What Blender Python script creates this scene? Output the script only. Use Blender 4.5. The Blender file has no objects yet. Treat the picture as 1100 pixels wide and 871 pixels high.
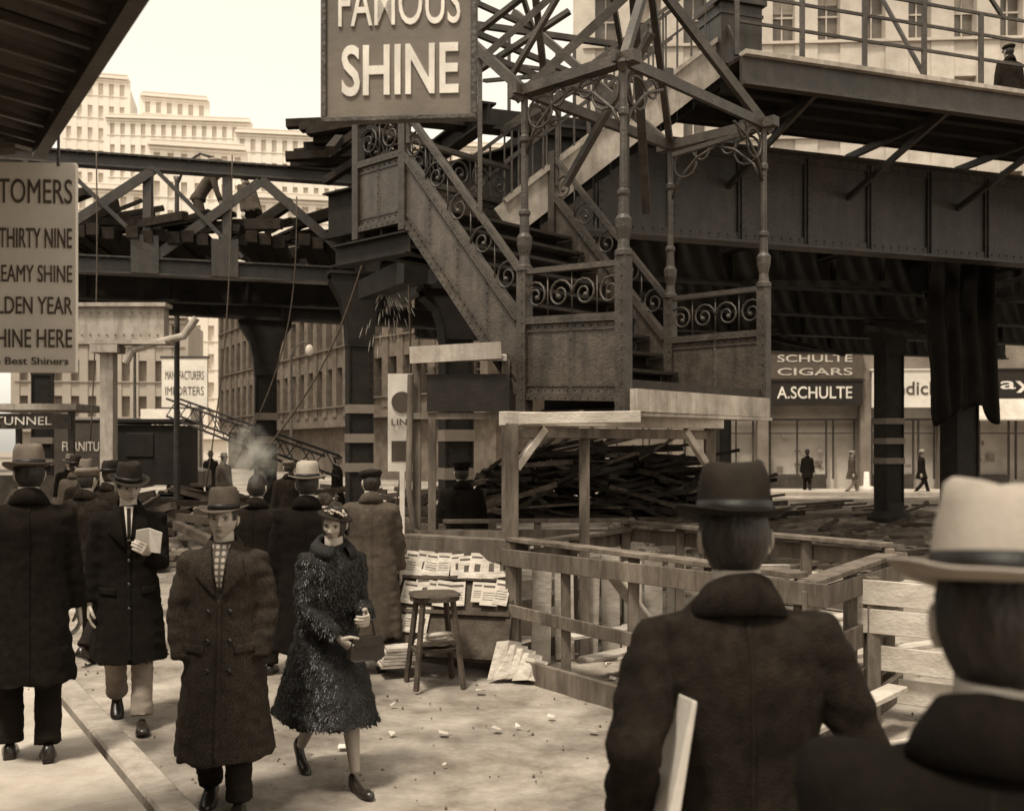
import bpy, bmesh, math, random
from mathutils import Vector, Matrix, noise
from mathutils.bvhtree import BVHTree
random.seed(11)
V=Vector
scene=bpy.context.scene
col=scene.collection
Z=V((0,0,1))
# ------------------------------------------------------------ materials
def S(v):
    v=max(0.0,min(v,1.0)); r=v**.5
    return (v, v*(.71+.23*r), v*(.49+.36*r), 1)
def mat(name,v,rough=.8,var=.3,scale=6,bump=.15,bscale=40,spec=.3,stretch=(1,1,1),var2=.25,metal=0,kind=None,streak=0):
    m=bpy.data.materials.new(name); m.use_nodes=True
    nt=m.node_tree; N=nt.nodes; L=nt.links; b=N['Principled BSDF']
    b.inputs['Roughness'].default_value=rough; b.inputs['Specular IOR Level'].default_value=spec
    b.inputs['Metallic'].default_value=metal
    tc=N.new('ShaderNodeTexCoord'); mp=N.new('ShaderNodeMapping'); mp.inputs['Scale'].default_value=stretch
    L.new(tc.outputs['Object'],mp.inputs['Vector'])
    n1=N.new('ShaderNodeTexNoise'); n1.inputs['Scale'].default_value=scale; n1.inputs['Detail'].default_value=7; n1.inputs['Roughness'].default_value=.68
    L.new(mp.outputs[0],n1.inputs['Vector'])
    cr=N.new('ShaderNodeValToRGB'); cr.color_ramp.elements[0].position=.32; cr.color_ramp.elements[1].position=.68
    cr.color_ramp.elements[0].color=S(v*(1-var)); cr.color_ramp.elements[1].color=S(v*(1+var))
    L.new(n1.outputs['Fac'],cr.inputs[0])
    def mult(out,fac,lo,p0=.35,p1=.65):
        c2=N.new('ShaderNodeValToRGB'); c2.color_ramp.elements[0].position=p0; c2.color_ramp.elements[1].position=p1
        c2.color_ramp.elements[0].color=(lo,lo,lo,1); c2.color_ramp.elements[1].color=(1,1,1,1); L.new(fac,c2.inputs[0])
        mx=N.new('ShaderNodeMix'); mx.data_type='RGBA'; mx.blend_type='MULTIPLY'; mx.inputs[0].default_value=1
        L.new(out,mx.inputs[6]); L.new(c2.outputs[0],mx.inputs[7]); return mx.outputs[2]
    n2=N.new('ShaderNodeTexNoise'); n2.inputs['Scale'].default_value=scale*.17; n2.inputs['Detail'].default_value=4
    L.new(tc.outputs['Object'],n2.inputs['Vector'])
    out=mult(cr.outputs[0],n2.outputs['Fac'],1-var2)
    if streak:
        m3=N.new('ShaderNodeMapping'); m3.inputs['Scale'].default_value=(7,7,.9); L.new(tc.outputs['Object'],m3.inputs['Vector'])
        n4=N.new('ShaderNodeTexNoise'); n4.inputs['Scale'].default_value=1.1; n4.inputs['Detail'].default_value=7; n4.inputs['Roughness'].default_value=.75
        L.new(m3.outputs[0],n4.inputs['Vector']); out=mult(out,n4.outputs['Fac'],1-streak,.38,.56)
    if kind:
        w=[]
        for ax in (0,2):
            wv=N.new('ShaderNodeTexWave'); wv.bands_direction='XYZ'[ax]
            wv.inputs['Scale'].default_value={'plaid':9,'tweed':38}[kind]
            wv.inputs['Distortion'].default_value={'plaid':.4,'tweed':2}[kind]
            L.new(tc.outputs['Object'],wv.inputs['Vector']); w.append(wv)
        mm=N.new('ShaderNodeMath'); mm.operation='MULTIPLY'
        L.new(w[0].outputs['Fac'],mm.inputs[0]); L.new(w[1].outputs['Fac'],mm.inputs[1])
        out=mult(out,mm.outputs[0],{'plaid':.25,'tweed':.55}[kind],.1,.5)
    L.new(out,b.inputs['Base Color'])
    if bump:
        n3=N.new('ShaderNodeTexNoise'); n3.inputs['Scale'].default_value=bscale; n3.inputs['Detail'].default_value=6
        L.new(mp.outputs[0],n3.inputs['Vector'])
        bp=N.new('ShaderNodeBump'); bp.inputs['Strength'].default_value=bump; bp.inputs['Distance'].default_value=.02
        L.new(n3.outputs['Fac'],bp.inputs['Height']); L.new(bp.outputs[0],b.inputs['Normal'])
    return m
M={}
M['ground']=mat('dusty_pavement',.32,.95,.5,1.9,.9,13,.1,var2=.5)
M['earth']=mat('excavated_earth',.17,.95,.5,3.5,.9,14,.1,var2=.5)
M['walk']=mat('sidewalk_concrete',.42,.9,.2,3,.15,60,.1,var2=.2)
M['curb']=mat('granite_curb',.4,.85,.25,8,.2,60,.15)
M['steel']=mat('weathered_steel',.055,.5,.5,7,.35,45,.45,var2=.4)
M['steel2']=mat('painted_steel_panel',.078,.42,.35,7,.3,35,.5,var2=.35,streak=.35)
M['dsteel']=mat('sooty_steel',.016,.7,.5,4,.2,40,.25)
M['gsteel']=mat('girder_steel',.045,.46,.35,4,.3,24,.5,var2=.35,streak=.4)
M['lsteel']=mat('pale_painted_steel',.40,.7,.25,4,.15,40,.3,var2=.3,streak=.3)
M['tread']=mat('iron_tread',.03,.7,.4,8,.2,60,.3)
M['wood']=mat('rough_timber',.15,.85,.5,7,.4,60,.2,stretch=(1,1,.2),var2=.4)
M['lwood']=mat('pale_new_timber',.46,.8,.3,6,.3,50,.2,stretch=(.5,1,1),var2=.35)
M['dwood']=mat('creosote_timber',.026,.9,.5,5,.4,40,.15)
M['mwood']=mat('old_planks',.08,.9,.5,5,.4,50,.15)
M['wool']=mat('dark_wool',.009,.95,.3,30,.35,220,.08)
M['wool2']=mat('charcoal_wool',.013,.95,.35,30,.35,220,.08)
M['wool3']=mat('brown_wool',.020,.95,.4,25,.45,200,.08)
M['tweed']=mat('herringbone_tweed',.058,.95,.5,90,.5,260,.1,kind='tweed')
M['gcoat']=mat('grey_overcoat',.08,.95,.25,20,.3,180,.1)
M['fur']=mat('dark_fur',.008,.7,.7,22,.5,90,.3)
M['furt']=mat('fur_tufts',.013,.45,.85,10,0,90,.45)
M['trou']=mat('dark_trousers',.018,.9,.3,12,.2,120,.12)
M['ltrou']=mat('light_trousers',.24,.9,.2,10,.2,120,.12)
M['stock']=mat('stockings',.33,.5,.08,5,0,60,.35)
M['skin']=mat('skin',.40,.5,.14,18,.06,150,.35,var2=.12)
M['lip']=mat('lips',.14,.5,.1,20,0,60,.4)
M['eyew']=mat('eye_white',.40,.3,.05,10,0,60,.5)
M['dark']=mat('black_gloss',.012,.25,.2,10,0,60,.5)
M['hair']=mat('brown_hair',.03,.55,.5,60,.4,140,.4,stretch=(1,1,.3))
M['hatg']=mat('grey_felt',.085,.9,.2,14,.2,200,.12)
M['hatl']=mat('light_felt',.38,.9,.14,12,.15,200,.12)
M['hatm']=mat('medium_felt',.16,.9,.15,12,.15,200,.12)
M['hatd']=mat('dark_felt',.024,.9,.25,14,.2,200,.12)
M['band']=mat('ribbon',.010,.5,.1,30,.1,200,.3)
M['shoe']=mat('shoe_leather',.025,.3,.3,20,.05,60,.5)
M['paper']=mat('newsprint',.5,.9,.3,34,.1,20,.1,stretch=(.35,.35,1.6))
M['white']=mat('white_paint',.68,.7,.12,5,.1,40,.2,var2=.15)
M['signg']=mat('sign_face_grey',.15,.55,.2,4,.08,40,.35)
M['signw']=mat('sign_face_cream',.68,.8,.08,4,.05,40,.2,var2=.15)
M['signd']=mat('sign_face_black',.02,.5,.2,5,.05,40,.3)
M['ink']=mat('sign_letter_ink',.09,.7,.15,6,0,40,.2)
M['letter']=mat('sign_letter_cream',.72,.7,.08,6,0,40,.2)
M['plaid']=mat('plaid_scarf',.34,.9,.1,20,.1,100,.1,kind='plaid')
M['tarp']=mat('black_tarpaulin',.010,.9,.4,6,.3,30,.15)
M['haze']=mat('haze_tinted_stone',.72,.95,.03,.3,0,1,.05,var2=.06)  # tower stone and windows: distance haze painted as a base colour near the sky
M['haze2']=mat('haze_tinted_window',.68,.9,.03,.3,0,1,.05,var2=.04)
M['hazed']=mat('haze_tinted_brick',.42,.95,.1,.5,0,1,.05,var2=.2)  # far brick and its windows paled; the haze is only in the colour
M['hazeg']=mat('haze_tinted_brick_window',.27,.8,.1,.5,0,1,.1,var2=.2)
M['stone']=mat('pale_stone',.22,.9,.25,1.2,.1,10,.15,var2=.3)
M['stone2']=mat('limestone_front',.5,.9,.16,1.2,.1,10,.15,var2=.2)
M['brick']=mat('brown_brick',.13,.9,.3,2.0,.1,10,.15,var2=.3)
M['glass']=mat('window_glass',.025,.15,.5,1.3,0,10,.5)
M['glassl']=mat('haze_tinted_glass',.13,.3,.3,1.3,0,10,.5)  # glass lightened in its base colour to imitate haze in front
M['shade']=mat('window_shade',.5,.9,.15,4,0,10,.1)
M['awn']=mat('corrugated_awning_iron',.06,.5,.4,5,.2,30,.4)
M['rubble']=mat('rubble',.18,.95,.5,4,.6,12,.1)
M['rope']=mat('rope',.10,.9,.3,20,.2,60,.1)
M['horse']=mat('truck_body',.05,.5,.3,5,.1,30,.4)
def steam_mat():
    m=bpy.data.materials.new('steam'); m.use_nodes=True; N=m.node_tree.nodes; L=m.node_tree.links; N.remove(N['Principled BSDF'])
    v=N.new('ShaderNodeVolumePrincipled'); v.inputs['Color'].default_value=(.97,.92,.8,1); v.inputs['Anisotropy'].default_value=.1
    tc=N.new('ShaderNodeTexCoord'); n=N.new('ShaderNodeTexNoise'); n.inputs['Scale'].default_value=2.6; n.inputs['Detail'].default_value=4; L.new(tc.outputs['Object'],n.inputs['Vector'])
    g=N.new('ShaderNodeTexGradient'); g.gradient_type='SPHERICAL'; L.new(tc.outputs['Object'],g.inputs[0])
    r=N.new('ShaderNodeMapRange'); r.inputs[1].default_value=.45; r.inputs[2].default_value=.7; r.inputs[4].default_value=9; L.new(n.outputs['Fac'],r.inputs[0])
    k=N.new('ShaderNodeMath'); k.operation='MULTIPLY'; L.new(r.outputs[0],k.inputs[0]); L.new(g.outputs['Fac'],k.inputs[1]); L.new(k.outputs[0],v.inputs['Density'])
    L.new(v.outputs[0],N['Material Output'].inputs['Volume']); return m
M['steam']=steam_mat()
# ------------------------------------------------------------ mesh builder
class MB:
    def __init__(s): s.v=[]; s.f=[]
    def add(s,vs,fs):
        o=len(s.v); s.v+= [tuple(a) for a in vs]; s.f+=[tuple(i+o for i in f) for f in fs]
    def obox(s,c,dx,size,dz=Z):
        dx=V(dx).normalized(); dz=V(dz); dy=dz.cross(dx)
        if dy.length<1e-6: dy=V((0,1,0)).cross(dx)
        dy.normalize(); dz=dx.cross(dy); j=lambda:random.uniform(-.0007,.0007)
        hx,hy,hz=size[0]/2+j(),size[1]/2+j(),size[2]/2+j(); c=V(c)
        dx*=hx;dy*=hy;dz*=hz
        a=c-dx;b=c+dx;p=dy+dz;q=dy-dz
        s.add([a-p,a-q,a+q,a+p,b-p,b-q,b+q,b+p],[(0,1,3,2),(4,6,7,5),(0,4,5,1),(2,3,7,6),(0,2,6,4),(1,5,7,3)])
    def box(s,c,size): s.obox(c,(1,0,0),size)
    def beam(s,p,q,w,h,up=Z):
        p=V(p);q=V(q); d=q-p
        if abs(d.normalized().dot(V(up).normalized()))>.99: up=V((0,1,0))
        s.obox((p+q)/2,d,(d.length,w,h),up)
    def ibeam(s,p,q,w,h,t=.03):
        p=V(p);q=V(q); s.beam(p,q,t,h-2*t)
        for k in(-1,1):
            o=V((0,0,k*(h/2-t/2))); s.beam(p+o,q+o,w,t)
    def tube(s,pts,rad,n=10,cap=True):
        pts=[V(p) for p in pts]; 
        if not hasattr(rad,'__len__'): rad=[rad]*len(pts)
        t=(pts[1]-pts[0]).normalized(); a=V((1,0,0)) if abs(t.x)<.8 else V((0,1,0))
        nn=(a-t*a.dot(t)).normalized(); rings=[]
        for i,p in enumerate(pts):
            if i==0: t=(pts[1]-p)
            elif i==len(pts)-1: t=p-pts[i-1]
            else: t=(pts[i+1]-p).normalized()+(p-pts[i-1]).normalized()
            t.normalize(); nn=(nn-t*nn.dot(t)).normalized(); b=t.cross(nn)
            rings.append([p+(nn*math.cos(k*2*math.pi/n)+b*math.sin(k*2*math.pi/n))*rad[i] for k in range(n)])
        s.loft(rings,cap)
    def loft(s,rings,cap=True):
        n=len(rings[0]); vs=[v for r in rings for v in r]; fs=[]
        for i in range(len(rings)-1):
            for k in range(n):
                k2=(k+1)%n; fs.append((i*n+k,i*n+k2,(i+1)*n+k2,(i+1)*n+k))
        if cap: fs.append(tuple(range(n-1,-1,-1))); fs.append(tuple((len(rings)-1)*n+k for k in range(n)))
        s.add(vs,fs)
    def cyl(s,p,q,r,r2=None,n=12): s.tube([p,q],[r,r if r2 is None else r2],n)
    def ell(s,c,r,n=12,m=8,rot=None):
        c=V(c); vs=[];fs=[]
        for i in range(1,m):
            th=math.pi*i/m
            for k in range(n):
                ph=2*math.pi*k/n; vs.append(V((r[0]*math.sin(th)*math.cos(ph),r[1]*math.sin(th)*math.sin(ph),r[2]*math.cos(th))))
        vs.append(V((0,0,r[2]))); vs.append(V((0,0,-r[2])))
        if rot: vs=[rot@v for v in vs]
        vs=[v+c for v in vs]
        for i in range(m-2):
            for k in range(n):
                k2=(k+1)%n; fs.append((i*n+k,(i+1)*n+k,(i+1)*n+k2,i*n+k2))
        for k in range(n):
            k2=(k+1)%n; fs.append(((m-1)*n,k,k2)); fs.append(((m-1)*n+1,(m-2)*n+k2,(m-2)*n+k))
        s.add(vs,fs)
    def dome(s,c,r):
        x,y,z=c; s.v+=[(x+r,y,z),(x,y+r,z),(x-r,y,z),(x,y-r,z),(x,y,z+r),(x,y,z-r)]; o=len(s.v)-6
        s.f+=[tuple(o+i for i in f) for f in((0,1,4),(1,2,4),(2,3,4),(3,0,4),(1,0,5),(2,1,5),(3,2,5),(0,3,5))]
    def prism(s,poly,d):
        n=len(poly); d=V(d); poly=[V(p) for p in poly]
        s.add(poly+[p+d for p in poly],[tuple(range(n)),tuple(range(2*n-1,n-1,-1))]+[(k,(k+1)%n+0,(k+1)%n+n,k+n) for k in range(n)])
    def mesh(s,name,smooth=False):
        me=bpy.data.meshes.new(name); me.from_pydata(s.v,[],s.f); 
        bm=bmesh.new(); bm.from_mesh(me); bmesh.ops.recalc_face_normals(bm,faces=bm.faces); bm.to_mesh(me); bm.free()
        if smooth: me.shade_smooth()
        return me
    def obj(s,name,m,parent=None,smooth=False,bevel=0,solid=0,Mx=None):
        return link(name,s.mesh(name,smooth),m,parent,bevel,solid,Mx)
PEND=[]
def flush():
    for o in PEND: col.objects.link(o)
    PEND.clear()
def link(name,me,m,parent=None,bevel=0,solid=0,Mx=None):
    o=bpy.data.objects.new(name,me); PEND.append(o)
    if m and not (len(me.materials) and me.materials[0]==M[m]): me.materials.clear(); me.materials.append(M[m])
    if parent: o.parent=parent
    if Mx is not None: o.matrix_local=Mx
    if solid:
        a=o.modifiers.new('s','SOLIDIFY'); a.thickness=solid; a.offset=0
    if bevel:
        a=o.modifiers.new('b','BEVEL'); a.width=bevel; a.segments=1; a.limit_method='ANGLE'
    return o
def empty(name,loc=(0,0,0),rz=0,s=1):
    o=bpy.data.objects.new(name,None); o.empty_display_size=.2; PEND.append(o)
    o.location=loc; o.rotation_euler=(0,0,rz); o.scale=(s,s,s); return o
TEX=[]
def text(parent,name,body,loc,w,h,m,rz=0,offset=.0,ext=.004):
    c=bpy.data.curves.new(name,'FONT'); c.body=body; c.align_x='CENTER'; c.align_y='CENTER'; c.size=1; c.offset=offset*.6; c.resolution_u=4
    o=bpy.data.objects.new(name,c); PEND.append(o); c.materials.append(M[m])
    o.parent=parent; o.location=loc; o.rotation_euler=(math.pi/2,0,rz); TEX.append((o,w,h,ext)); return o
def fit_text():
    bpy.context.view_layer.update()
    dm=[(o.dimensions.x,o.dimensions.y) for o,_,_,_ in TEX]
    for (o,w,h,ext),(dx,dy) in zip(TEX,dm): o.scale=(w/dx,h/dy,1); o.data.extrude=ext
def remeshed(name,mb,voxel,it=4):
    me=mb.mesh(name); o=bpy.data.objects.new('tmp',me); col.objects.link(o)
    m=o.modifiers.new('r','REMESH'); m.mode='VOXEL'; m.voxel_size=voxel; m.use_smooth_shade=True
    if it:
        s=o.modifiers.new('s','SMOOTH'); s.iterations=it; s.factor=.5
    dg=bpy.context.evaluated_depsgraph_get(); me2=bpy.data.meshes.new_from_object(o.evaluated_get(dg))
    bpy.data.objects.remove(o); bpy.data.meshes.remove(me); me2.name=name; me2.shade_smooth(); return me2
# ------------------------------------------------------------ people
def ik(a,b,l1,l2,pole):
    a=V(a);b=V(b); d=b-a; L=min(d.length,(l1+l2)*.999); dn=d.normalized()
    x=(l1*l1-l2*l2+L*L)/(2*L); h=math.sqrt(max(l1*l1-x*x,0)); p=V(pole); p=(p-dn*p.dot(dn)).normalized()
    return a+dn*x+p*h, a+dn*L
def sring(c,rx,ry,n=32,e=2.3):
    r=[]
    for k in range(n):
        t=2*math.pi*k/n; ct,st=math.cos(t),math.sin(t)
        r.append(V((c[0]+rx*math.copysign(abs(ct)**(2/e),ct),c[1]+ry*math.copysign(abs(st)**(2/e),st),c[2])))
    return r
def head_grid(fem=False,hair=False):
    nT,nP=60,84; vs=[];keep=[]
    G=lambda x,z,cx,cz,sx,sz: math.exp(-((x-cx)/sx)**2-((z-cz)/sz)**2)
    for i in range(nT+1):
        th=math.pi*i/nT
        for k in range(nP):
            ph=2*math.pi*k/nP
            dx,dy,dz=math.sin(th)*math.sin(ph),-math.sin(th)*math.cos(ph),math.cos(th)
            x,y,z=.077*dx,.097*dy,.120*dz
            t=max(0,-z/.12)
            x*=1-.34*t**1.6
            if y>0: y*=1-.42*t**1.2
            else: y*=1-.10*t**2
            if not hair and dy<.1:
                w=min(1,max(0,(-dy-.1)*2.2)); d=0
                d+=.021*G(x,z,0,-.024,.0115,.012)+.012*G(x,z,0,-.004,.008,.02)
                for s in(-1,1):
                    d+=.006*G(x,z,s*.013,-.029,.007,.006)-.012*G(x,z,s*.031,.006,.017,.011)+.004*G(x,z,s*.04,-.022,.02,.018)-.004*G(x,z,s*.042,-.055,.012,.025)
                d+=.005*G(x,z,0,.024,.05,.008)+.006*G(x,z,0,-.052,.02,.005)-.004*G(x,z,0,-.0575,.022,.0025)+.006*G(x,z,0,-.063,.017,.005)
                d+=.009*G(x,z,0,-.096,.022,.016)-.004*G(x,z,0,-.076,.03,.006)
                y-=d*w
            if hair:
                nz=noise.noise(V((x*40,y*40,z*12)))*.004
                x*=1.07;y*=1.06;z*=1.05; x+=nz;y+=nz
                a=abs((ph+math.pi)%(2*math.pi)-math.pi)
                hl=.068 if a<.9 else (.0 if a<1.35 else (.02 if a<1.75 else -.09))
                if fem: hl=.075 if a<.75 else -.07
                keep.append(z>hl)
            vs.append(V((x,y,z)))
    fs=[]
    for i in range(nT):
        for k in range(nP):
            k2=(k+1)%nP; f=(i*nP+k,(i+1)*nP+k,(i+1)*nP+k2,i*nP+k2)
            if not hair or all(keep[j] for j in f): fs.append(f)
    return vs,fs
hm=MB(); vs,fs=head_grid(); hm.add(vs,fs)
for sx in(-1,1):
    hm.ell((sx*.077,.012,-.008),(.009,.019,.031),10,8,Matrix.Rotation(sx*.35,3,'Z')); hm.ell((sx*.083,.018,-.004),(.006,.013,.024),8,6)
HEAD=hm.mesh('head',True)
def hairmesh(fem):
    ha=MB(); vs,fs=head_grid(hair=True,fem=fem); ha.add(vs,fs)
    if fem:
        for k in range(30):
            a=math.pi*(.1+.8*k/29)
            for zz in(-.07,-.045,-.02,.0,.02):
                ha.ell((.083*math.cos(a)*1.02,.06*math.sin(a)+.03,zz+random.uniform(-.01,.01)),(.014,.014,.016),8,6)
    return ha.mesh('hair',True)
HAIR={False:hairmesh(False),True:hairmesh(True)}
ey=MB(); ir=MB(); br=MB(); lp=MB()
for sx in(-1,1):
    ey.ell((sx*.031,-.0735,.006),(.0135,.010,.0075),12,8); ir.ell((sx*.031,-.0805,.0055),(.0062,.004,.0062),10,6)
    br.tube([(sx*.014,-.0925,.020),(sx*.03,-.0925,.025),(sx*.047,-.083,.021)],[.003,.0035,.002],6)
    br.tube([(sx*.018,-.0825,.0125),(sx*.031,-.0845,.0155),(sx*.045,-.078,.011)],[.0015,.002,.0015],6)
lp.tube([(-.022,-.0905,-.056),(-.008,-.099,-.0535),(0,-.1,-.0545),(.008,-.099,-.0535),(.022,-.0905,-.056)],[.0015,.0038,.0035,.0038,.0015],8)
lp.tube([(-.018,-.0925,-.0605),(0,-.0985,-.0625),(.018,-.0925,-.0605)],[.0015,.0045,.0015],8)
FACE=[('eyes',ey.mesh('eyes',True),'eyew'),('irises',ir.mesh('irises',True),'dark'),('eyebrows',br.mesh('eyebrows',True),'hair'),('lips',lp.mesh('lips',True),'lip')]
def hatring(rx,ry,zf,n=48): return [V((rx*math.cos(2*math.pi*k/n),ry*math.sin(2*math.pi*k/n),zf(2*math.pi*k/n))) for k in range(n)]
def fedora(root,Mx,hm,bm='band',crown=.115,brim=.055,curl=1.0):
    mb=MB(); R=[]; o_=V((random.random()*20,0,0)); fd=random.uniform(.7,1.5)
    for k in(1,.85,.6,.3,0):
        def zf(t,k=k): return curl*(k**1.5)*(.024*math.cos(t)**2-.018*fd*max(0,-math.sin(t))+.010*max(0,math.sin(t)))+.004*k*noise.noise(V((math.cos(t)*2,math.sin(t)*2,0))+o_)
        R.append(hatring(.084+brim*k,.103+brim*k,zf))
    for h,sc in((.02,1),(.045,.985),(.07,.955),(.09,.9),(.103,.82),(.108,.72),(.102,.55),(.09,.34),(.084,.1)):
        hh=h*crown/.108
        def zf(t,hh=hh,sc=sc): return hh+(.012*max(0,math.sin(t)*-1)*(hh/crown))
        r=hatring(.084*sc,.103*sc,zf)
        for p in r:
            f=max(0,(-p.y/.103-.25))*min(1,hh/crown)
            p.x*=1-.42*f; 
            if h>.1: p.z+= .012*abs(p.x)/.07
            p.z+=.007*noise.noise(p*20+o_)*h/.1; p.x+=.007*noise.noise(p*16+o_)*h/.1
        R.append(r)
    mb.loft(R,False); n=48; o=len(mb.v)-n; mb.f.append(tuple(o+k for k in range(n)))
    mb.obj('hat',hm,root,True,solid=.0035,Mx=Mx)
    b=MB(); b.loft([hatring(.0865,.1055,lambda t:.002),hatring(.087,.106,lambda t:.018),hatring(.0855,.1045,lambda t:.036)],False)
    b.obj('hat_band',bm,root,True,solid=.003,Mx=Mx)
def flatcap(root,Mx,hm,police=False):
    mb=MB(); z0=lambda c:(lambda t:c)
    if police: R=[hatring(.083,.1,z0(-.01)),hatring(.084,.101,z0(.035)),hatring(.11,.125,z0(.065)),hatring(.115,.13,z0(.075)),hatring(.1,.115,z0(.085)),hatring(.03,.03,z0(.086))]
    else: R=[hatring(.083,.101,z0(-.005)),hatring(.092,.115,z0(.02)),hatring(.1,.128,z0(.038)),hatring(.088,.112,z0(.058)),hatring(.05,.06,z0(.068)),hatring(.01,.01,z0(.07))]
    mb.loft(R,True)
    vi=MB(); n=14; a=[];b=[]
    for k in range(n+1):
        t=-math.pi*(.12+.76*k/n); a.append(V((.082*math.cos(t),.1*math.sin(t),.0))); b.append(V((.088*math.cos(t),.1*math.sin(t)-.05*abs(math.sin(t))**2,-.018)))
    vi.add(a+b,[(k,k+1,n+2+k,n+1+k) for k in range(n)])
    mb.obj('cap',hm,root,True,Mx=Mx); vi.obj('visor','dark' if police else hm,root,True,solid=.004,Mx=Mx)
def hand(root,wrist,w,p,left,curl=.5,m='skin',vox=.004):
    w=V(w).normalized(); p=V(p); p=(p-w*p.dot(w)).normalized(); t=w.cross(p)*(-1 if left else 1); mb=MB(); wr=V(wrist)
    R=[]
    for s,a,b in((-.03,.024,.019),(0,.026,.018),(.03,.035,.017),(.065,.041,.015),(.095,.038,.011)):
        R.append([wr+w*s+t*a*math.cos(2*math.pi*k/14)+p*b*math.sin(2*math.pi*k/14) for k in range(14)])
    mb.loft(R)
    for i,sc in enumerate((.93,1.04,.97,.78)):
        q=wr+w*.085+t*(.029-.0195*i); pts=[q]; a=curl*.35
        for L in(.047,.028,.022):
            a+=curl*.55; q=q+(w*math.cos(a)+p*math.sin(a))*L*sc; pts.append(q)
        mb.tube(pts,[.0098,.009,.0083,.0068],10)
    q=wr+w*.02+t*.024; pts=[q]
    for d,L in(((w*.6+t*.75+p*.3),.045),((w*.9+t*.25+p*.45),.032),((w*.85+p*.6),.024)): q=q+d.normalized()*L; pts.append(q)
    mb.tube(pts,[.014,.012,.0105,.008],10)
    me=remeshed('hand',mb,vox,2); link('hand_left' if left else 'hand_right',me,m,root)
def patch(bvh,c,n,m,off,frm):
    vs=[];c=[V((a[0],0,a[1])) for a in c]; d=V((0,-frm,0))
    for i in range(n+1):
        for k in range(m+1):
            u,v=i/n,k/m; P=(c[0]*(1-u)+c[1]*u)*(1-v)+(c[3]*(1-u)+c[2]*u)*v
            h=bvh.ray_cast(V((P.x,frm*1.0,P.z)),d)
            vs.append(V((P.x,(h[0].y if h[0] else frm*.12)+frm*off,P.z)))
    return vs,[(i*(m+1)+k,(i+1)*(m+1)+k,(i+1)*(m+1)+k+1,i*(m+1)+k+1) for i in range(n) for k in range(m)]
def person(name,x,y,yaw,H=1.75,z=0,coat='wool',leg='trou',hem=.4,feet=((.09,0,0,0),(-.09,0,0,0)),hands=((.27,-.02,.78),(-.27,-.02,.78)),
           head=(0,0,0),hat='fedora',hatm='hatg',band='band',lean=(0,0),vox=.016,fem=False,show=(1,1),curl=(.5,.5),front=None,fur=False,poles=None,detail=True,bulk=1.0,palms=None,hatset=(.045,0,0),vneck=1.33,flare=0):
    s=H/1.75; root=empty(name,(x,y,z),math.radians(yaw),s)
    lx,ly=lean; sh=.165 if fem else .19
    fa=V(((feet[0][0]+feet[1][0])/2,(feet[0][1]+feet[1][1])/2,0)); dyf=abs(feet[0][1]-feet[1][1]); dxf=abs(feet[0][0]-feet[1][0])
    def cen(zz):
        if zz>.93: k=(zz-.93)/.5; return V((lx*k,ly*k,zz))
        k=(.93-zz)/.93; return V((fa.x*k*.8,fa.y*k*.8,zz))
    lm=MB(); shoes=MB()
    for i in(0,1):
        sx=1 if i==0 else -1; f=feet[i]; pit=math.radians(f[3])
        Rf=Matrix.Rotation(pit,3,'X')
        toe=V((f[0],f[1]-.12,f[2])); ank=toe+Rf@V((0,.12,.085))
        hip=V((sx*.09,0,.92)); kn,an=ik(hip,ank,.435,.43,(sx*.05,-1,0))
        if fem: rr=[.085,.075,.055,.056,.036,.032]
        else: rr=[.1,.092,.076,.074,.074,.078]
        lm.tube([hip,(hip+kn)/2,kn,kn+(an-kn)*.33,kn+(an-kn)*.85,an],rr,14)
        fr=[]
        sp=((-.065,.022,.05),(-.055,.032,.075),(-.02,.037,.092 if not fem else .06),(.03,.036,.085 if not fem else .045),(.08,.044,.062 if not fem else .035),(.13,.047,.048),(.17,.04,.042),(.198,.018,.03))
        for (a,wd,ht) in sp:
            k=.82 if fem else 1
            lift=.05*max(0,(.07-a)/.13) if fem else 0
            fr.append([toe+Rf@(V((wd*k*cx,.12-a,ht*cz+lift)))for cx,cz in((-1,0),(1,0),(1,.35),(.85,.7),(.45,1),(-.45,1),(-.85,.7),(-1,.35))])
        shoes.loft(fr)
        if fem: shoes.cyl(toe+Rf@V((0,.165,.05)),toe+Rf@V((0,.17,0)),.016,.01,8)
        else: shoes.obox(toe+Rf@V((0,.145,-.004)),(1,0,0),(.062,.07,.02),Rf@Z)
    lm.tube([(-.1,0,.93),(.1,0,.93)],[.11,.11],14)
    me=remeshed('legs',lm,vox*.9,3)
    if not fem and detail:
        for v in me.vertices:
            c=v.co; d=.006*noise.noise(V((c.x*18,c.y*18,c.z*10)))+.006*noise.noise(V((c.x*8,c.y*8,c.z*30))); v.co=c+v.normal*d
    link('legs' if fem else 'trousers',me,leg,root)
    shoes.obj('shoes','shoe',root,True)
    cm=MB(); R=[]; b=bulk
    prof=[(.36,.245,.2),(.5,.232,.185),(.65,.22,.172),(.8,.208,.16),(.95,.198,.15),(1.08,.182,.136),(1.2,.188,.136),(1.32,.2,.137),(1.39,.196,.125),(1.43,.165,.105),(1.465,.118,.088),(1.51,.072,.068)]
    if fem: prof=[(a,p*.92,q*.95) for a,p,q in prof]
    def pr(zz):
        if zz<=prof[0][0]:
            k=(prof[0][0]-zz); return prof[0][1]+k*.1,prof[0][2]+k*.1
        for (a,p,q),(a2,p2,q2) in zip(prof,prof[1:]):
            if a<=zz<=a2: k=(zz-a)/(a2-a); return p+(p2-p)*k,q+(q2-q)*k
        return prof[-1][1:]
    zs=[hem]+[a for a,_,_ in prof if a>hem+.05]
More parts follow.
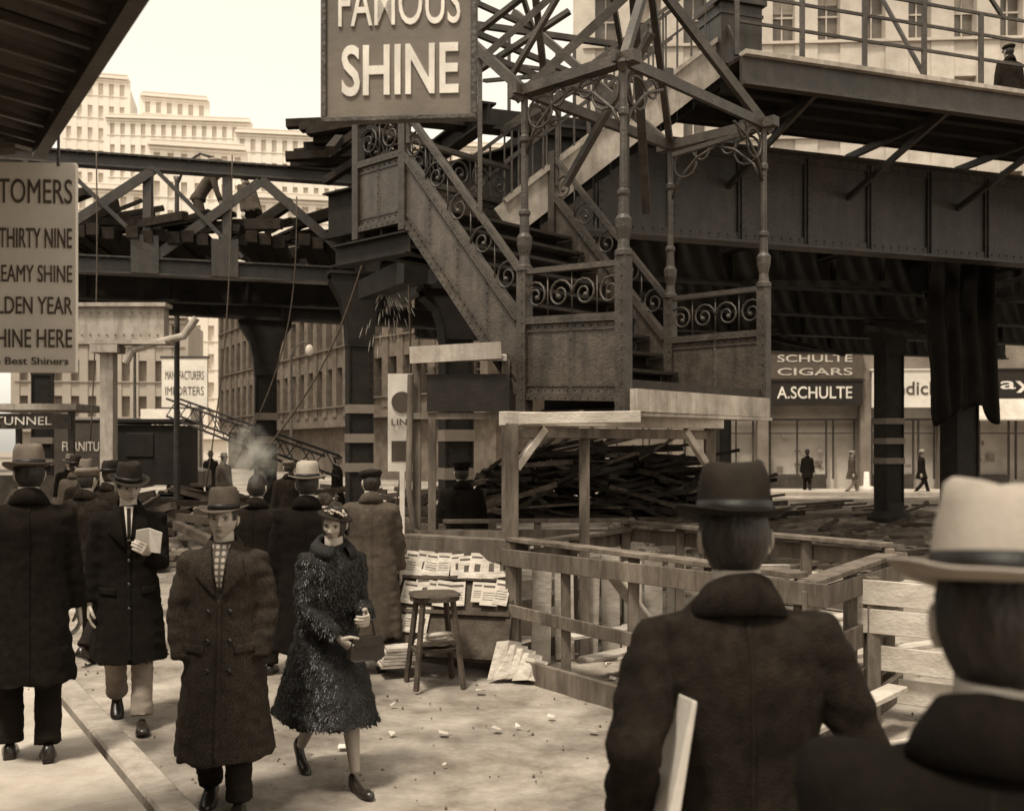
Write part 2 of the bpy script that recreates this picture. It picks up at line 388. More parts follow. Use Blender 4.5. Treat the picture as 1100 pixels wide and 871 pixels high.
    def rad(zz):
        p,q=pr(zz); k=max(0,(.93-zz)/.93); e=b if zz<1.46 else 1
        return p*e+k*dxf*.12+k*flare, q*e+k*dyf*.45+k*flare
    p,q=rad(hem); c=cen(hem)
    R.append(sring(c+V((0,0,.12)),p*.7,q*.7)); R.append(sring(c+V((0,0,.02)),p*.88,q*.88)); 
    for zz in zs:
        p,q=rad(zz); R.append(sring(cen(zz),p,q))
    cm.loft(R)
    T=cen(1.42)-V((0,0,1.42)); arms=[]
    for i in(0,1):
        sx=1 if i==0 else -1; shp=V((sx*sh,0.005,1.395))+T
        pole=(poles[i] if poles else (sx*.35,1,-.1)); el,wr=ik(shp,hands[i],.29,.265,pole); arms.append((shp,el,wr))
        rr=[.072,.073,.066,.060,.058,.056,.057]; k=(1+(b-1)*.6)*(.9 if fem else 1)*(1.15 if fur else 1)
        cm.tube([V((sx*.08,0,1.40))+T,shp,(shp+el)/2,el,(el+wr)/2,wr*.97+el*.03,wr],[a*k for a in rr],16)
        cm.ell(el,(.06*k,)*3); cm.ell(shp+V((-sx*.01,0,-.005)),(.077*k,.077*k,.07*k))
    me=remeshed('coat',cm,vox,5)
    sd=random.random()*50; NN=noise.noise
    for v in me.vertices:
        c=v.co; ang=math.atan2(c.y,c.x); zz=c.z; d=0
        if zz<1.08 and abs(c.x)<.36: d+=.040*(1.08-zz)*NN(V((math.cos(ang)*2.6+sd,math.sin(ang)*2.6,zz*.7)))
        if zz>1.0: d+=.006*NN(V((c.x*7+c.z*6+sd,c.y*7,c.z*9-c.x*5)))
        d+=.010*NN(V((c.x*9+sd,c.y*9,c.z*4.5)))
        if detail: d+=.011*NN(V((c.x*10,c.y*10+sd,c.z*22)))*(1 if abs(c.x)>.17 else .3)
        if fur: d+=.014*NN(V((c.x*13,c.y*13,c.z*13)))+.007*NN(V((c.x*34,c.y*34,c.z*34)))
        v.co=c+v.normal*d
    me.update(); co=link('coat',me,coat,root)
    if detail and not fur:
        bm_=bmesh.new(); bm_.from_mesh(me); bv=BVHTree.FromBMesh(bm_); bm_.free()
        pm=MB()
        def pq(c,n=8,m=8,off=.007,frm=-1): vs,fs=patch(bv,[(a+T.x,zc) for a,zc in c],n,m,off,frm); pm.add(vs,fs)
        for sx in(-1,1):
            pq([(sx*.055,1.49),(sx*.12,1.43),(sx*.135,1.33),(sx*.02,1.20)],8,10,.010)
            pq([(sx*.085,.95),(sx*.19,.955),(sx*.188,.905),(sx*.083,.895)],8,3,.006)
        pq([(-.012,1.2),(.012,1.2),(.012,hem+.03),(-.012,hem+.03)],2,26,.004)
        pq([(-.005,1.45),(.005,1.45),(.005,hem+.02),(-.005,hem+.02)],2,30,.001,1)
        pm.obj('lapels_and_seams',coat,root,True,solid=.007)
        bt=MB()
        for zz in(1.13,.97,.81):
            for bx in((.06,-.06) if front=='db' else (.0,)):
                h=bv.ray_cast(V((bx,-1,zz)),V((0,1,0)))
                if h[0]: bt.ell(h[0]+V((0,-.008,0)),(.015,.007,.015),10,6)
        bt.obj('buttons','dark',root,True)
        vz=1.25 if front else vneck; vw=.05 if front else .030
        sm=MB(); vs,fs=patch(bv,[(a+T.x,zc) for a,zc in[(-vw,1.5),(vw,1.5),(.010,vz),(-.010,vz)]],8,10,.005,-1); sm.add(vs,fs)
        sm.obj('scarf' if front else 'shirt','plaid' if front else 'shade',root,True,solid=.004)
        if not front:
            tm=MB(); vs,fs=patch(bv,[(a+T.x,zc) for a,zc in[(-.012,1.49),(.012,1.49),(.012,vz+.01),(-.012,vz+.01)]],2,6,.010,-1); tm.add(vs,fs); tm.obj('necktie','trou',root,True,solid=.004)
    cl=MB(); cc=cen(1.5)
    def cr(rx,ry,z0,tl,gap=.5,n=30):
        out=[]
        for k in range(n+1):
            t=-math.pi/2+gap/2+(2*math.pi-gap)*k/n
            out.append(V((cc.x+rx*math.cos(t),cc.y+ry*math.sin(t)+.005,z0+tl*math.sin(t)+.003*noise.noise(V((math.cos(t)*2,sd,rx*9))))))
        return out
    g=.75; rr=[cr(.116,.104,1.448,.022,g),cr(.102,.093,1.484,.034,g),cr(.079,.078,1.517,.042,g),cr(.071,.071,1.512,.042,g),cr(.069,.069,1.48,.03,g)]
    if fur: rr=[cr(.15,.13,1.44,.02,g),cr(.14,.125,1.49,.03,g),cr(.1,.1,1.53,.034,g),cr(.075,.075,1.51,.034,g)]
    n=31; vs=[v for r in rr for v in r]; cl.add(vs,[(i*n+k,i*n+k+1,(i+1)*n+k+1,(i+1)*n+k) for i in range(len(rr)-1) for k in range(n-1)])
    cl.obj('collar',coat,root,True,solid=.007)
    hc=cen(1.5)+V((0,-.014,.134)); HM=Matrix.Translation(hc)@Matrix.Rotation(math.radians(head[0]),4,'Z')@Matrix.Rotation(math.radians(head[1]),4,'X')@Matrix.Rotation(math.radians(head[2]),4,'Y')
    HM=HM@Matrix.Scale(.93 if fem else 1.0,4)
    link('head',HEAD,'skin',root,Mx=HM)
    nk=MB(); nk.tube([cen(1.44),cen(1.52),hc+V((0,.015,-.07))],[.066,.057,.056],16); nk.obj('neck','skin',root,True)
    for nme,msh,mt in FACE: link(nme,msh,mt,root,Mx=HM)
    link('hair',HAIR[fem],'hair',root,Mx=HM)
    HT=HM@Matrix.Translation((0,.004,hatset[0]))@Matrix.Rotation(math.radians(hatset[1]),4,'X')@Matrix.Rotation(math.radians(hatset[2]),4,'Y')
    if hat=='fedora': fedora(root,HT,hatm,band)
    elif hat=='cap': flatcap(root,HT,hatm)
    elif hat=='police': flatcap(root,HT,hatm,True)
    elif hat=='flower':
        h=MB(); h.loft([hatring(.12,.125,lambda t:.0),hatring(.1,.11,lambda t:.012),hatring(.07,.08,lambda t:.02),hatring(.066,.075,lambda t:.055),hatring(.03,.03,lambda t:.062)],False)
        h.obj('hat','hatd',root,True,solid=.004,Mx=HT)
        fl=MB()
        for k in range(26):
            a=random.uniform(-2.9,-.2); r=random.uniform(.05,.1); 
            fl.ell((r*math.cos(a),r*math.sin(a)*1.1,.025+random.uniform(0,.035)),(.017,.012,.007),8,5,Matrix.Rotation(random.uniform(0,3),3,'Z')@Matrix.Rotation(random.uniform(-1,1),3,'X'))
        fl.obj('hat_flowers','hatl',root,True,Mx=HT)
    for i in(0,1):
        if show[i]:
            shp,el,wr=arms[i]; w=(wr-el).normalized(); pd=palms[i] if palms and palms[i] else (-(1 if i==0 else -1),0,0)
            hand(root,wr+w*.012,w,pd,i==0,curl[i],vox=.004 if detail else .008)
    if fur:
        fm=MB(); polys=me.polygons; NP=len(polys)
        for k in range(22000):
            pl=polys[random.randrange(NP)]; c=pl.center+V([random.uniform(-.006,.006) for _ in range(3)]); nn=pl.normal
            if nn.z<-.8: continue
            cl_=noise.noise(c*24); d=(nn*.34+V((cl_*.7,cl_*.3,-1))+V((random.uniform(-.2,.2),random.uniform(-.2,.2),0))).normalized(); L=random.uniform(.010,.020); sd=d.cross(nn)
            if sd.length<.05: continue
            sd=sd.normalized()*random.uniform(.002,.004); fm.add([c-sd,c+sd,c+d*L+nn*.004],[(0,1,2)])
        me2=bpy.data.meshes.new('fur'); me2.from_pydata(fm.v,[],fm.f); link('fur_tufts',me2,'furt',root)
    return root,arms
person('young_man_in_overcoat',-1.52,5.4,6,H=1.63,coat='tweed',hem=.30,feet=((.10,-.10,0,-4),(-.09,.14,.01,18)),hands=((.215,-.085,.86),(-.215,-.085,.86)),
    head=(-4,2,3),hatm='hatg',show=(0,0),vox=.013,front='db',bulk=1.04,poles=((.9,.7,0),(-.9,.7,0)),hatset=(.052,-3,-4))
wr,wa=person('woman_in_fur_coat',-1.06,5.85,36,H=1.57,coat='fur',leg='stock',hem=.40,feet=((.05,-.32,0,-8),(-.05,.35,.02,38)),hands=((.14,-.26,1.07),(-.05,-.27,.95)),
    head=(-44,14,6),hat='flower',fem=True,show=(1,1),vox=.013,fur=True,curl=(1.1,1.0),bulk=1.1,lean=(0,-.09),hatset=(.055,-8,10),flare=.08,poles=((.35,1,-.1),(-.8,.5,-.1)))
hb=MB(); hb.prism([(.0,-.35,.95),(-.01,-.35,.82),(.02,-.355,.80),(.2,-.355,.80),(.23,-.35,.82),(.215,-.35,.95)],(0,.055,0)); hb.prism([(.0,-.357,.955),(.02,-.357,.89),(.19,-.357,.89),(.215,-.357,.955)],(0,.004,0)); hb.tube([(.05,-.33,.95),(.07,-.33,1.05),(.15,-.33,1.05),(.17,-.33,.95)],.007,8)
hb.obj('handbag','shoe',wr,False,bevel=.006)
wr,wa=person('man_carrying_paper',-2.66,7.1,22,H=1.74,coat='wool',leg='ltrou',hem=.44,feet=((.08,-.26,0,-10),(-.07,.26,.03,34)),hands=((.12,-.3,1.2),(-.25,-.05,.80)),
    head=(14,12,0),hatm='hatd',show=(1,1),curl=(1.0,.5),vox=.015,bulk=1.05,palms=((-.6,.2,.3),None),vneck=1.27)
pp=MB(); pp.add([(.04,-.40,1.36),(.2,-.43,1.34),(.19,-.38,1.2),(.03,-.36,1.22),(.12,-.375,1.37),(.11,-.34,1.21)],[(0,4,5,3),(4,1,2,5)]); pp.obj('folded_paper','white',wr,solid=.006)
person('man_on_sidewalk',-2.76,5.85,205,H=1.74,z=.12,coat='wool2',hem=.44,feet=((.1,-.08,0,0),(-.1,.1,0,8)),hands=((.25,-.05,.82),(-.27,-.06,.80)),
    head=(12,4,0),hatm='hatm',vox=.015,bulk=1.02,curl=(.6,.6))
person('workman_in_cap',-3.78,9.1,165,H=1.72,coat='wool3',hem=.78,feet=((.09,-.2,0,0),(-.09,.2,.02,30)),hands=((.28,-.1,.85),(-.28,.08,.85)),hat='cap',hatm='hatm',vox=.018)
person('pedestrian_in_dark_coat',-1.5,7.5,185,H=1.74,coat='wool',hem=.42,feet=((.09,-.14,0,0),(-.09,.14,.02,20)),hatm='hatl',vox=.018,bulk=1.06)
person('bareheaded_pedestrian',-2.12,8.5,178,H=1.67,coat='wool2',hem=.7,hat=None,feet=((.09,.14,.02,20),(-.09,-.1,0,0)),vox=.018)
person('man_in_grey_overcoat',-1.2,8.7,190,H=1.71,coat='gcoat',hem=.3,hat='cap',hatm='hatd',leg='gcoat',vox=.018,bulk=1.12,head=(20,8,0),hands=((.26,-.1,.86),(-.26,-.12,.86)))
person('policeman',-.56,11.4,185,H=1.72,coat='wool',hem=.7,hat='police',hatm='wool2',vox=.02,bulk=1.08)
for nme,x_,y_,yw,hh,ct,hm_,ht in(('pedestrian_in_street',-4.4,11.2,150,1.7,'wool3','hatd','fedora'),('pedestrian_in_street',-5.2,12.5,30,1.7,'wool2','hatm','fedora'),('pedestrian_in_street',-10.9,33,20,1.7,'wool2','hatm','fedora'),('pedestrian_in_street',-10.3,35,200,1.72,'wool','hatd','fedora'),('pedestrian_in_street',-9.6,29,100,1.7,'wool3','hatm','cap'),('pedestrian_in_street',-6.4,15,170,1.72,'gcoat','hatd','fedora'),('pedestrian_in_street',-8.2,19,20,1.72,'wool2','hatl','fedora'),('pedestrian_in_street',-7.6,27,60,1.7,'gcoat','hatm','fedora'),('workman_in_cap',-4.1,24,90,1.7,'wool3','hatm','cap'),('workman_in_cap',-3.4,15.6,210,1.7,'wool3','hatm','cap')):
    person(nme,x_,y_,yw,H=hh,coat=ct,hem=.55 if ht=='fedora' else .8,hat=ht,hatm=hm_,vox=.028 if y_>14 else .022,detail=False,feet=((.09,-.15,0,0),(-.09,.15,.02,20)))
wr,wa=person('man_seen_from_behind',.54,2.47,184,H=1.80,coat='wool3',hem=.35,feet=((.1,-.05,0,0),(-.1,.1,0,10)),hands=((.25,.02,1.0),(-.24,-.20,1.0)),
    head=(-6,3,0),hatm='hatd',vox=.012,bulk=1.0,curl=(.9,.9),poles=((.35,1,0),(-.5,.8,0)),hatset=(.05,2,0))
nw=MB(); nw.prism([(.140,.195,1.30),(.150,.195,1.305),(.235,.205,.92),(.205,.205,.90)],(.02,-.22,-.02)); nw.obj('folded_newspaper','white',wr,bevel=.003)
person('man_in_light_hat',.635,1.33,150,H=1.79,coat='wool',hem=.4,feet=((.1,0,0,0),(-.1,0,0,0)),head=(10,6,0),hatm='hatl',vox=.016,bulk=1.08,hatset=(.05,2,0))
for nme,x_,y_,yw,ct,lg,ht,hm_ in(('shop_pedestrian',13.6,41,80,'gcoat','ltrou','cap','hatl'),('shop_pedestrian',16.4,41,60,'wool2','trou','fedora','hatl'),('shop_pedestrian',12.2,42.3,170,'wool','trou','fedora','hatd'),('shop_pedestrian',18.6,41.6,260,'wool3','trou','fedora','hatm')):
    person(nme,x_,y_,yw,H=1.75,coat=ct,hem=.6,feet=((.08,-.25,0,0),(-.08,.25,.03,30)),hat=ht,hatm=hm_,leg=lg,vox=.032,detail=False)
person('workman_on_platform',8.35,17.2,190,H=1.7,z=6.95,coat='wool3',hem=.85,hat='cap',hatm='hatd',vox=.028,detail=False)
person('workman_on_track',-5.9,19.2,100,H=1.68,z=5.65,coat='gcoat',leg='gcoat',hem=.85,lean=(0,-.3),hands=((.2,-.5,.7),(-.2,-.5,.7)),hat='cap',hatm='hatl',vox=.03,detail=False)
person('workman_on_track',-5.1,20.2,240,H=1.7,z=5.65,coat='gcoat',leg='trou',hem=.85,lean=(0,-.2),hat='cap',hatm='hatm',vox=.03,detail=False)
# ------------------------------------------------------------ ground
def sg(a): return a*(1+ (abs(a)**2.6)*40)
nx=170; gx=[(i/nx*2-1) for i in range(nx+1)]; xs=[sg(a)*10 for a in gx]; ys=[sg(a)*10+8 for a in gx]
vs=[];fs=[]
for j,yy in enumerate(ys):
    for i,xx in enumerate(xs):
        r=math.hypot(xx,yy-6); fade=max(0,1-r/40)
        vs.append((xx,yy,fade*(.022*noise.noise(V((xx*.6,yy*.6,0)))+.018*noise.noise(V((xx*2.3,yy*2.3,3))))-.006))
for j in range(nx):
    for i in range(nx): a=j*(nx+1)+i; fs.append((a,a+1,a+nx+2,a+nx+1))
me=bpy.data.meshes.new('ground'); me.from_pydata(vs,[],fs); me.shade_smooth(); link('ground',me,'ground')
def mound(name,x0,x1,y0,y1,amp,base,seed,nxm=90,nym=90):
    vs=[];fs=[]
    for j in range(nym+1):
        for i in range(nxm+1):
            u_,v_=i/nxm,j/nym; xx=x0+(x1-x0)*u_; yy=y0+(y1-y0)*v_; ed=min(1,min(u_,1-u_,v_,1-v_)*6+.35*noise.noise(V((xx*.5,yy*.5,seed))))
            h=base+amp*(.5*noise.noise(V((xx*.45,yy*.45,seed)))+.3*noise.noise(V((xx*1.3,yy*1.3,seed)))+.2*noise.noise(V((xx*4,yy*4,seed)))+.15*noise.noise(V((xx*9,yy*9,seed))))
            vs.append((xx,yy,h*max(ed,0)-.12*(1-max(ed,0))))
    for j in range(nym):
        for i in range(nxm): a=j*(nxm+1)+i; fs.append((a,a+1,a+nxm+2,a+nxm+1))
    me=bpy.data.meshes.new(name); me.from_pydata(vs,[],fs); me.shade_smooth(); link(name,me,'earth')
mound('excavated_earth',1.5,15,11.5,33,.30,.03,4); mound('excavated_earth',-14,-1,14.5,33,.6,.06,9)
cd=V((-.54,.84,0)).normalized(); ln=V((-cd.y,cd.x,0)); c0=V((-1.73,5.35,0))
sw=empty('sidewalk'); mb=MB(); cb=MB()
for i in range(-5,14):
    for k in range(3):
        c=c0+cd*(i*1.5+.75)+ln*(.2+.6+k*1.2+.02); c.z=.045; mb.obox(c,cd,(1.49,1.19,.15))
    c=c0+cd*(i*1.5+.75)+ln*.09; c.z=.04; cb.obox(c,cd,(1.492,.18,.152))
mb.obj('paving_slabs','walk',sw,bevel=.006); cb.obj('curb_stones','curb',sw,bevel=.015)
db=MB()
for k in range(2200):
    yy=random.uniform(4,24); xx=random.uniform(-.5,.6)*yy
    p=V((xx,yy,0)); 
    if (p-c0).dot(ln)>0: continue
    r=random.uniform(.003,.010)*(1+yy*.05); db.dome((xx,yy,.0),r)
db.obj('gravel_debris','rubble')
pl=MB()
for k in range(110):
    yy=random.uniform(6,15); xx=random.uniform(-.28,.25)*yy; a=random.random()*6; s_=random.uniform(.015,.06)
    if (V((xx,yy,0))-c0).dot(ln)>0: continue
    q=[V((xx,yy,.012))+V((math.cos(a+t)*s_*random.uniform(.6,1),math.sin(a+t)*s_*random.uniform(.6,1),random.uniform(0,.03))) for t in(0,1.5,3,4.6)]
    pl.add(q,[(0,1,2),(0,2,3)])
pl.obj('litter_papers','paper',solid=.002)
# ------------------------------------------------------------ iron stair
def P3(p,z): return V((p[0],p[1],z))
A=V((.12,9.8));B=V((.98,9.0));C=V((2.65,10.78));D=A+C-B
u=(A-B).normalized()
def scrolls(mb,p,q,h,n=None):
    p=V(p);q=V(q); d=q-p; hd=V((d.x,d.y,0)); L=hd.length; hd.normalize(); n=n or max(1,round(L/(h*.82)))
    for i in range(n):
        c=p+d*((i+.5)/n)+Z*h/2; r0=min(h*.44,L/n*.5); pts=[]; sgn=1 if i%2 else -1
        for k in range(22):
            a=k/21*2*math.pi*1.65; r=r0*(1-.82*(k/21)); pts.append(c+hd*(sgn*r*math.cos(a))+Z*(r*math.sin(a)))
        mb.tube(pts,[.013*(1-.3*k/21) for k in range(22)],5)
        mb.ell(pts[-1],(.026,)*3,8,6)
        if i: 
            e=p+d*(i/n)+Z*h/2; mb.beam(e-Z*h*.5,e+Z*h*.5,.014,.014)
def rivets(mb,p,q,sp=.09,r=.012):
    p=V(p);q=V(q);n=max(1,int((q-p).length/sp))
    for i in range(n+1): mb.dome(p+(q-p)*(i/n),r)
def railunit(mp,ms,mr,p,q,zp,zq,hp=.77,hs=.42):
    p0,q0=P3(p,zp),P3(q,zq); d=(q0-p0); hd=V((d.x,d.y,0)).normalized(); nr=V((hd.y,-hd.x,0)); nr=nr*(1 if nr.y<0 else -1)
    t=nr*.012
    mp.add([p0+t,q0+t,q0+t+Z*hp,p0+t+Z*hp,p0-t,q0-t,q0-t+Z*hp,p0-t+Z*hp],[(0,1,2,3),(4,7,6,5),(0,4,5,1),(3,2,6,7),(0,3,7,4),(1,5,6,2)])
    for z_,w,h in((.03,.09,.06),(hp-.02,.1,.07),(hp+hs+.03,.08,.05)):
        mr.beam(p0+Z*z_,q0+Z*z_,w,h)
    mr.beam(p0+Z*.14,q0+Z*.14,.05,.02); mr.beam(p0+Z*(hp-.12),q0+Z*(hp-.12),.05,.02)
    for z_ in(.03,.1,hp-.02,hp-.085): 
        o=nr*(.047 if z_ in(.03,hp-.02) else .014); rivets(mr,p0+Z*z_+o,q0+Z*z_+o,.085)
    L=d.length
    for k in range(1,max(2,round(L/.6))):
        e=p0+d*(k/max(2,round(L/.6))); mr.beam(e+Z*.05,e+Z*(hp-.05),.05,.045); rivets(mr,e+Z*.12+nr*.028,e+Z*(hp-.12)+nr*.028,.085)
    scrolls(ms,p0+Z*(hp+.015),q0+Z*(hp+.015),hs-.02)
def post(mr,p,z0,z1,s=1.0):
    c=P3(p,0)
    mr.obox(c+Z*((z0+3.6)/2),(.73,-.68,0),(.11*s,.11*s,3.6-z0))
    prof=[(3.58,.085),(3.62,.085),(3.64,.06),(3.72,.05),(3.82,.075),(3.9,.08),(3.94,.05),(4.1,.045),(4.12,.06),(4.15,.06),(4.17,.038),(z1-.5,.034),(z1-.48,.05),(z1-.44,.05),(z1-.42,.036),(z1-.05,.036),(z1-.03,.07),(z1,.07)]
    mr.tube([c+Z*a for a,_ in prof],[b*s*.95 for _,b in prof],12)
    rivets(mr,c+V((-.03,-.062,z0+.05)),c+V((-.03,-.062,3.5)),.1,.01)
def bracket(ms,p,z,d):
    d=V(d).normalized(); c=P3(p,z)
    for r,o in((.15,.2),(.085,.42)):
        pts=[c+d*(o+r*math.cos(a*.55)*1)-Z*(.19 if r>.1 else .1)+Z*(r*math.sin(a*.55)) for a in range(20)]
        ms.tube(pts,.013,5)
    ms.tube([c-Z*.55+d*.03,c-Z*.35+d*.12,c-Z*.15+d*.35,c-Z*.06+d*.6],.016,6)
st=empty('iron_staircase'); mp=MB();ms=MB();mr=MB();tr=MB();lt=MB();dk=MB()
Lf=1.737; E=A+u*Lf; E2=D+u*Lf; F=E+u*.79; F2=E2+u*.79; zt=4.3
railunit(mp,ms,mr,A,B,2.35,2.30); railunit(mp,ms,mr,D,C,2.35,2.35)
railunit(mp,ms,mr,A+u*.06,E,2.38,zt); railunit(mp,ms,mr,D+u*.06,E2,2.38,zt)
railunit(mp,ms,mr,E+u*.04,F,zt,zt); railunit(mp,ms,mr,F+(F2-F)*.03,F2,zt,zt)
for p in(A,B,C,D): post(mr,p,2.2,5.3)
for p,z in((E,zt),(F,zt),(E2,zt)): mr.obox(P3(p,z+.6),(.73,-.68,0),(.1,.1,1.35))
def slab(mb,pts,z,t): mb.prism([P3(p,z) for p in pts],(0,0,-t))
slab(tr,[A,B,C,D],2.5,.09); slab(tr,[E,E2,F2,F],4.45,.09)
wd=(D-A)
for k in range(4): 
    s_=A+(D-A)*(.12+.25*k); e_=s_+(B-A); dk.ibeam(P3(s_,2.33),P3(e_,2.33),.1,.16,.015)
lt.beam(P3(B+V((.06,-.03)),2.31),P3(C,2.31),.14,.2); lt.beam(P3(B,2.19),P3(C,2.19),.2,.03)
nst=9
for i in range(nst):
    f=(i+1)/(nst+.0); a=A+u*(Lf*f-.19); c=P3(a+wd*.5,2.5+1.95*f); w3=V((wd.x,wd.y,0))
    tr.obox(c,w3,(wd.length-.06,.26,.035)); cc=c+P3(u*.12,-.1); dk.obox(cc,w3,(wd.length-.07,.015,.19))
dk.beam(P3(A+wd*.5,2.4),P3(E+wd*.5,4.3),.05,.25)
for a,b in((E,E2),(F,F2),((E+F)/2,(E2+F2)/2)): dk.ibeam(P3(a,4.22),P3(b,4.22),.16,.3,.02)
dk.ibeam(P3(E-u*.1,4.08),P3(F+u*.4,4.08),.16,.24,.02); dk.ibeam(P3(E2,4.08),P3(F2+u*1,4.08),.16,.3,.02)
e=V((.944,.33,0)); n_=V((-.33,.944,0)); J=V((-.1,12.6,0)); Hh=V((2.85,13.63,0)); 
for o in(0,1.5):
    a=J+n_*o+Z*4.65; b=Hh+n_*o+Z*7.15
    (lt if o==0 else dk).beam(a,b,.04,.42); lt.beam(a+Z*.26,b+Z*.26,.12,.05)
    for k in range(15):
        q=a+(b-a)*((k+.5)/15); mr.cyl(q+Z*.2,q+Z*1.15,.014,n=6)
    mr.beam(a+Z*1.17,b+Z*1.17,.06,.05); mr.beam(a+Z*.75,b+Z*.75,.03,.03)
for i in range(13):
    q=J+(Hh-J)*((i+.5)/13)+n_*.75+Z*(4.5+2.5*(i+.5)/13); tr.obox(q,n_,(1.44,.27,.035)); dk.obox(q+e*.13-Z*.08,n_,(1.43,.015,.17))
R1=V((1.38,10.29,6.65)); U=V((u.x,u.y,0)); top=[P3(p,5.3) for p in(A,B,C,D)]
for a,b,w in((top[0],top[1],.13),(top[3],top[2],.11),(top[0],top[3],.06),(top[1],top[2],.045)):
    d=(b-a).normalized(); mr.beam(a-d*.15,b+d*.15,w,.1); 
for a in top: d=(a-R1).normalized(); mr.beam(a+d*.12,R1,.07,.09)
R2=R1+U*2.6+Z*2.0; mr.beam(R1,R2,.08,.1)
eaves=[(top[0],top[0]+U*2.4+Z*2.2),(top[3],top[3]+U*2.4+Z*2.2)]
for a,b in eaves: mr.beam(a,b,.09,.09)
for k in (1,2,4):
    f=k/4.6; r=R1+(R2-R1)*f
    mr.beam(eaves[0][0]+(eaves[0][1]-eaves[0][0])*f,r,.05,.07)
    if k!=2: mr.beam(eaves[1][0]+(eaves[1][1]-eaves[1][0])*f,r,.05,.07)
    mr.beam(eaves[0][0]+(eaves[0][1]-eaves[0][0])*f,eaves[1][0]+(eaves[1][1]-eaves[1][0])*f,.05,.06)
for f in(.25,.7):
    for a,b in eaves: mr.beam(a+(b-a)*f,a+(b-a)*f-Z*1.7,.045,.045)
for a,b,w in(((.55,10.6,4.6),(1.35,9.9,5.9),.08),((-.1,10.4,5.1),(1.15,10.6,5.9),.09),((.4,11,5.4),(.15,10,7.0),.07),((1.5,11.4,4.5),(1.2,10.2,6.6),.09),((.0,10.2,5.6),(.75,9.7,6.7),.06),((1.7,10.9,5.0),(2.6,10.8,5.25),.06),((-.3,11.2,5.9),(.9,9.5,5.4),.05),((-.6,11.3,6.3),(.5,10.7,6.9),.07),((-.6,11.3,5.9),(.6,10.7,6.45),.07)):
    mr.beam(a,b,w,w*.7)
for p,q in((A,B),(B,A),(B,C),(C,D),(C,B),(D,C),(A,D)): bracket(ms,p,5.25,(q-p).to_3d())
mp.obj('riveted_panels','steel2',st); ms.obj('scrollwork','steel',st,True); mr.obj('rails_and_posts','steel',st); tr.obj('treads_and_landings','tread',st); lt.obj('pale_stringer','lsteel',st); dk.obj('underframe','dsteel',st)
# ------------------------------------------------------------ elevated platform at right
ep=empty('elevated_railway_platform'); g=MB();dk=MB();lt=MB();rl=MB();wo=MB()
K=V((2.95,13.2,0)); LL=14
g.beam(K+Z*6.75,K+e*LL+Z*6.75,.06,.36); lt.beam(K-n_*.04+Z*6.96,K+e*LL-n_*.04+Z*6.96,.16,.06); g.beam(K-n_*.03+Z*6.57,K+e*LL-n_*.03+Z*6.57,.14,.04)
for o in(.5,1.0,1.6): dk.ibeam(K+n_*o+Z*6.72,K+e*LL+n_*o+Z*6.72,.12,.2,.02)
wo.prism([K+Z*6.9,K+e*LL+Z*6.9,K+e*LL+n_*2.6+Z*6.9,K+n_*2.6+Z*6.9],(0,0,.05))
def girder(a,b,z0,z1,mb,fl=.36,sp=1.2,riv=True):
    a=V(a);b=V(b); d=(b-a).normalized(); nn=V((d.y,-d.x,0)); nn=nn if nn.y<0 else -nn
    mb.beam(a+Z*(z0+z1)/2,b+Z*(z0+z1)/2,.03,z1-z0-.06); 
    for z_ in(z0,z1): mb.beam(a+Z*z_,b+Z*z_,fl,.045)
    for z_ in(z0+.08,z1-.08): mb.beam(a+Z*z_+nn*.03,b+Z*z_+nn*.03,.04,.13)
    L=(b-a).length
    for k in range(int(L/sp)+1):
        q=a+d*k*sp+nn*.05; mb.beam(q+Z*(z0+.05),q+Z*(z1-.05),.02,.1,d); mb.beam(q+Z*(z0+.05),q+Z*(z1-.05),.1,.02,d)
        if riv: rivets(mb,q+Z*(z0+.2)+nn*.02+d*.04,q+Z*(z1-.2)+nn*.02+d*.04,.13,.014)
    if riv:
        for z_ in(z0+.05,z0+.11,z1-.05,z1-.11): rivets(mb,a+Z*z_+nn*.055,b+Z*z_+nn*.055,.16,.016)
G0=K+n_*2.3-e*2.2; girder(G0,G0+e*17,5.05,6.5,g)
for o,z0 in((6.3,5.1),(10,5.1),(14,5.1),(18.5,5.1)):
    a=K+n_*o-e*2.0+V((o*.12,0,0)); girder(a,a+e*22,z0,6.4,dk,riv=False)
for k in range(9):
    a=G0+e*(k*2.2+1.2)
    g.beam(a+Z*5.9,a-n_*2.2+Z*6.62,.06,.09); g.beam(a+Z*6.55,a-n_*2.28+Z*6.62,.08,.1)
    dk.ibeam(a+Z*5.9,a+n_*17+Z*5.9,.2,.5,.03)
for k in range(64):
    a=K-e*1.8+e*k*.42+n_*2.7; j=random.uniform(-.4,.5); wo.beam(a+Z*6.58,a+n_*(15.5+j)+Z*6.58,.24,.2)
for o in(3.2,4.7,7.2,8.7,11,12.5): dk.beam(K+n_*o+Z*6.75,K+n_*o+e*24+Z*6.75,.1,.14)
for k in range(10):
    a=K+n_*random.uniform(4,15)+e*random.uniform(2,12)+Z*random.uniform(4.7,5.3); dk.beam(a,a+V((random.uniform(1,3),random.uniform(0,1),random.uniform(-.6,.6))),.1,.12)
for k in range(0,15):
    q=K+e*k*1.0+n_*.1+Z*6.98; rl.beam(q,q+Z*(1.1 if k%3 else 2.6),.06,.06)
    if k%3==0: rl.beam(q+Z*2.6,q+e*1.4+Z*1.1,.04,.05); rl.beam(q+Z*2.4,q+e*2.9+Z*2.7,.05,.06); rl.beam(q+Z*.1,q+n_*1.1+Z*1.9,.04,.05)
for z_ in(.45,.8,1.1): rl.beam(K+n_*.1+Z*(6.98+z_),K+e*LL+n_*.1+Z*(6.98+z_),.03,.04)
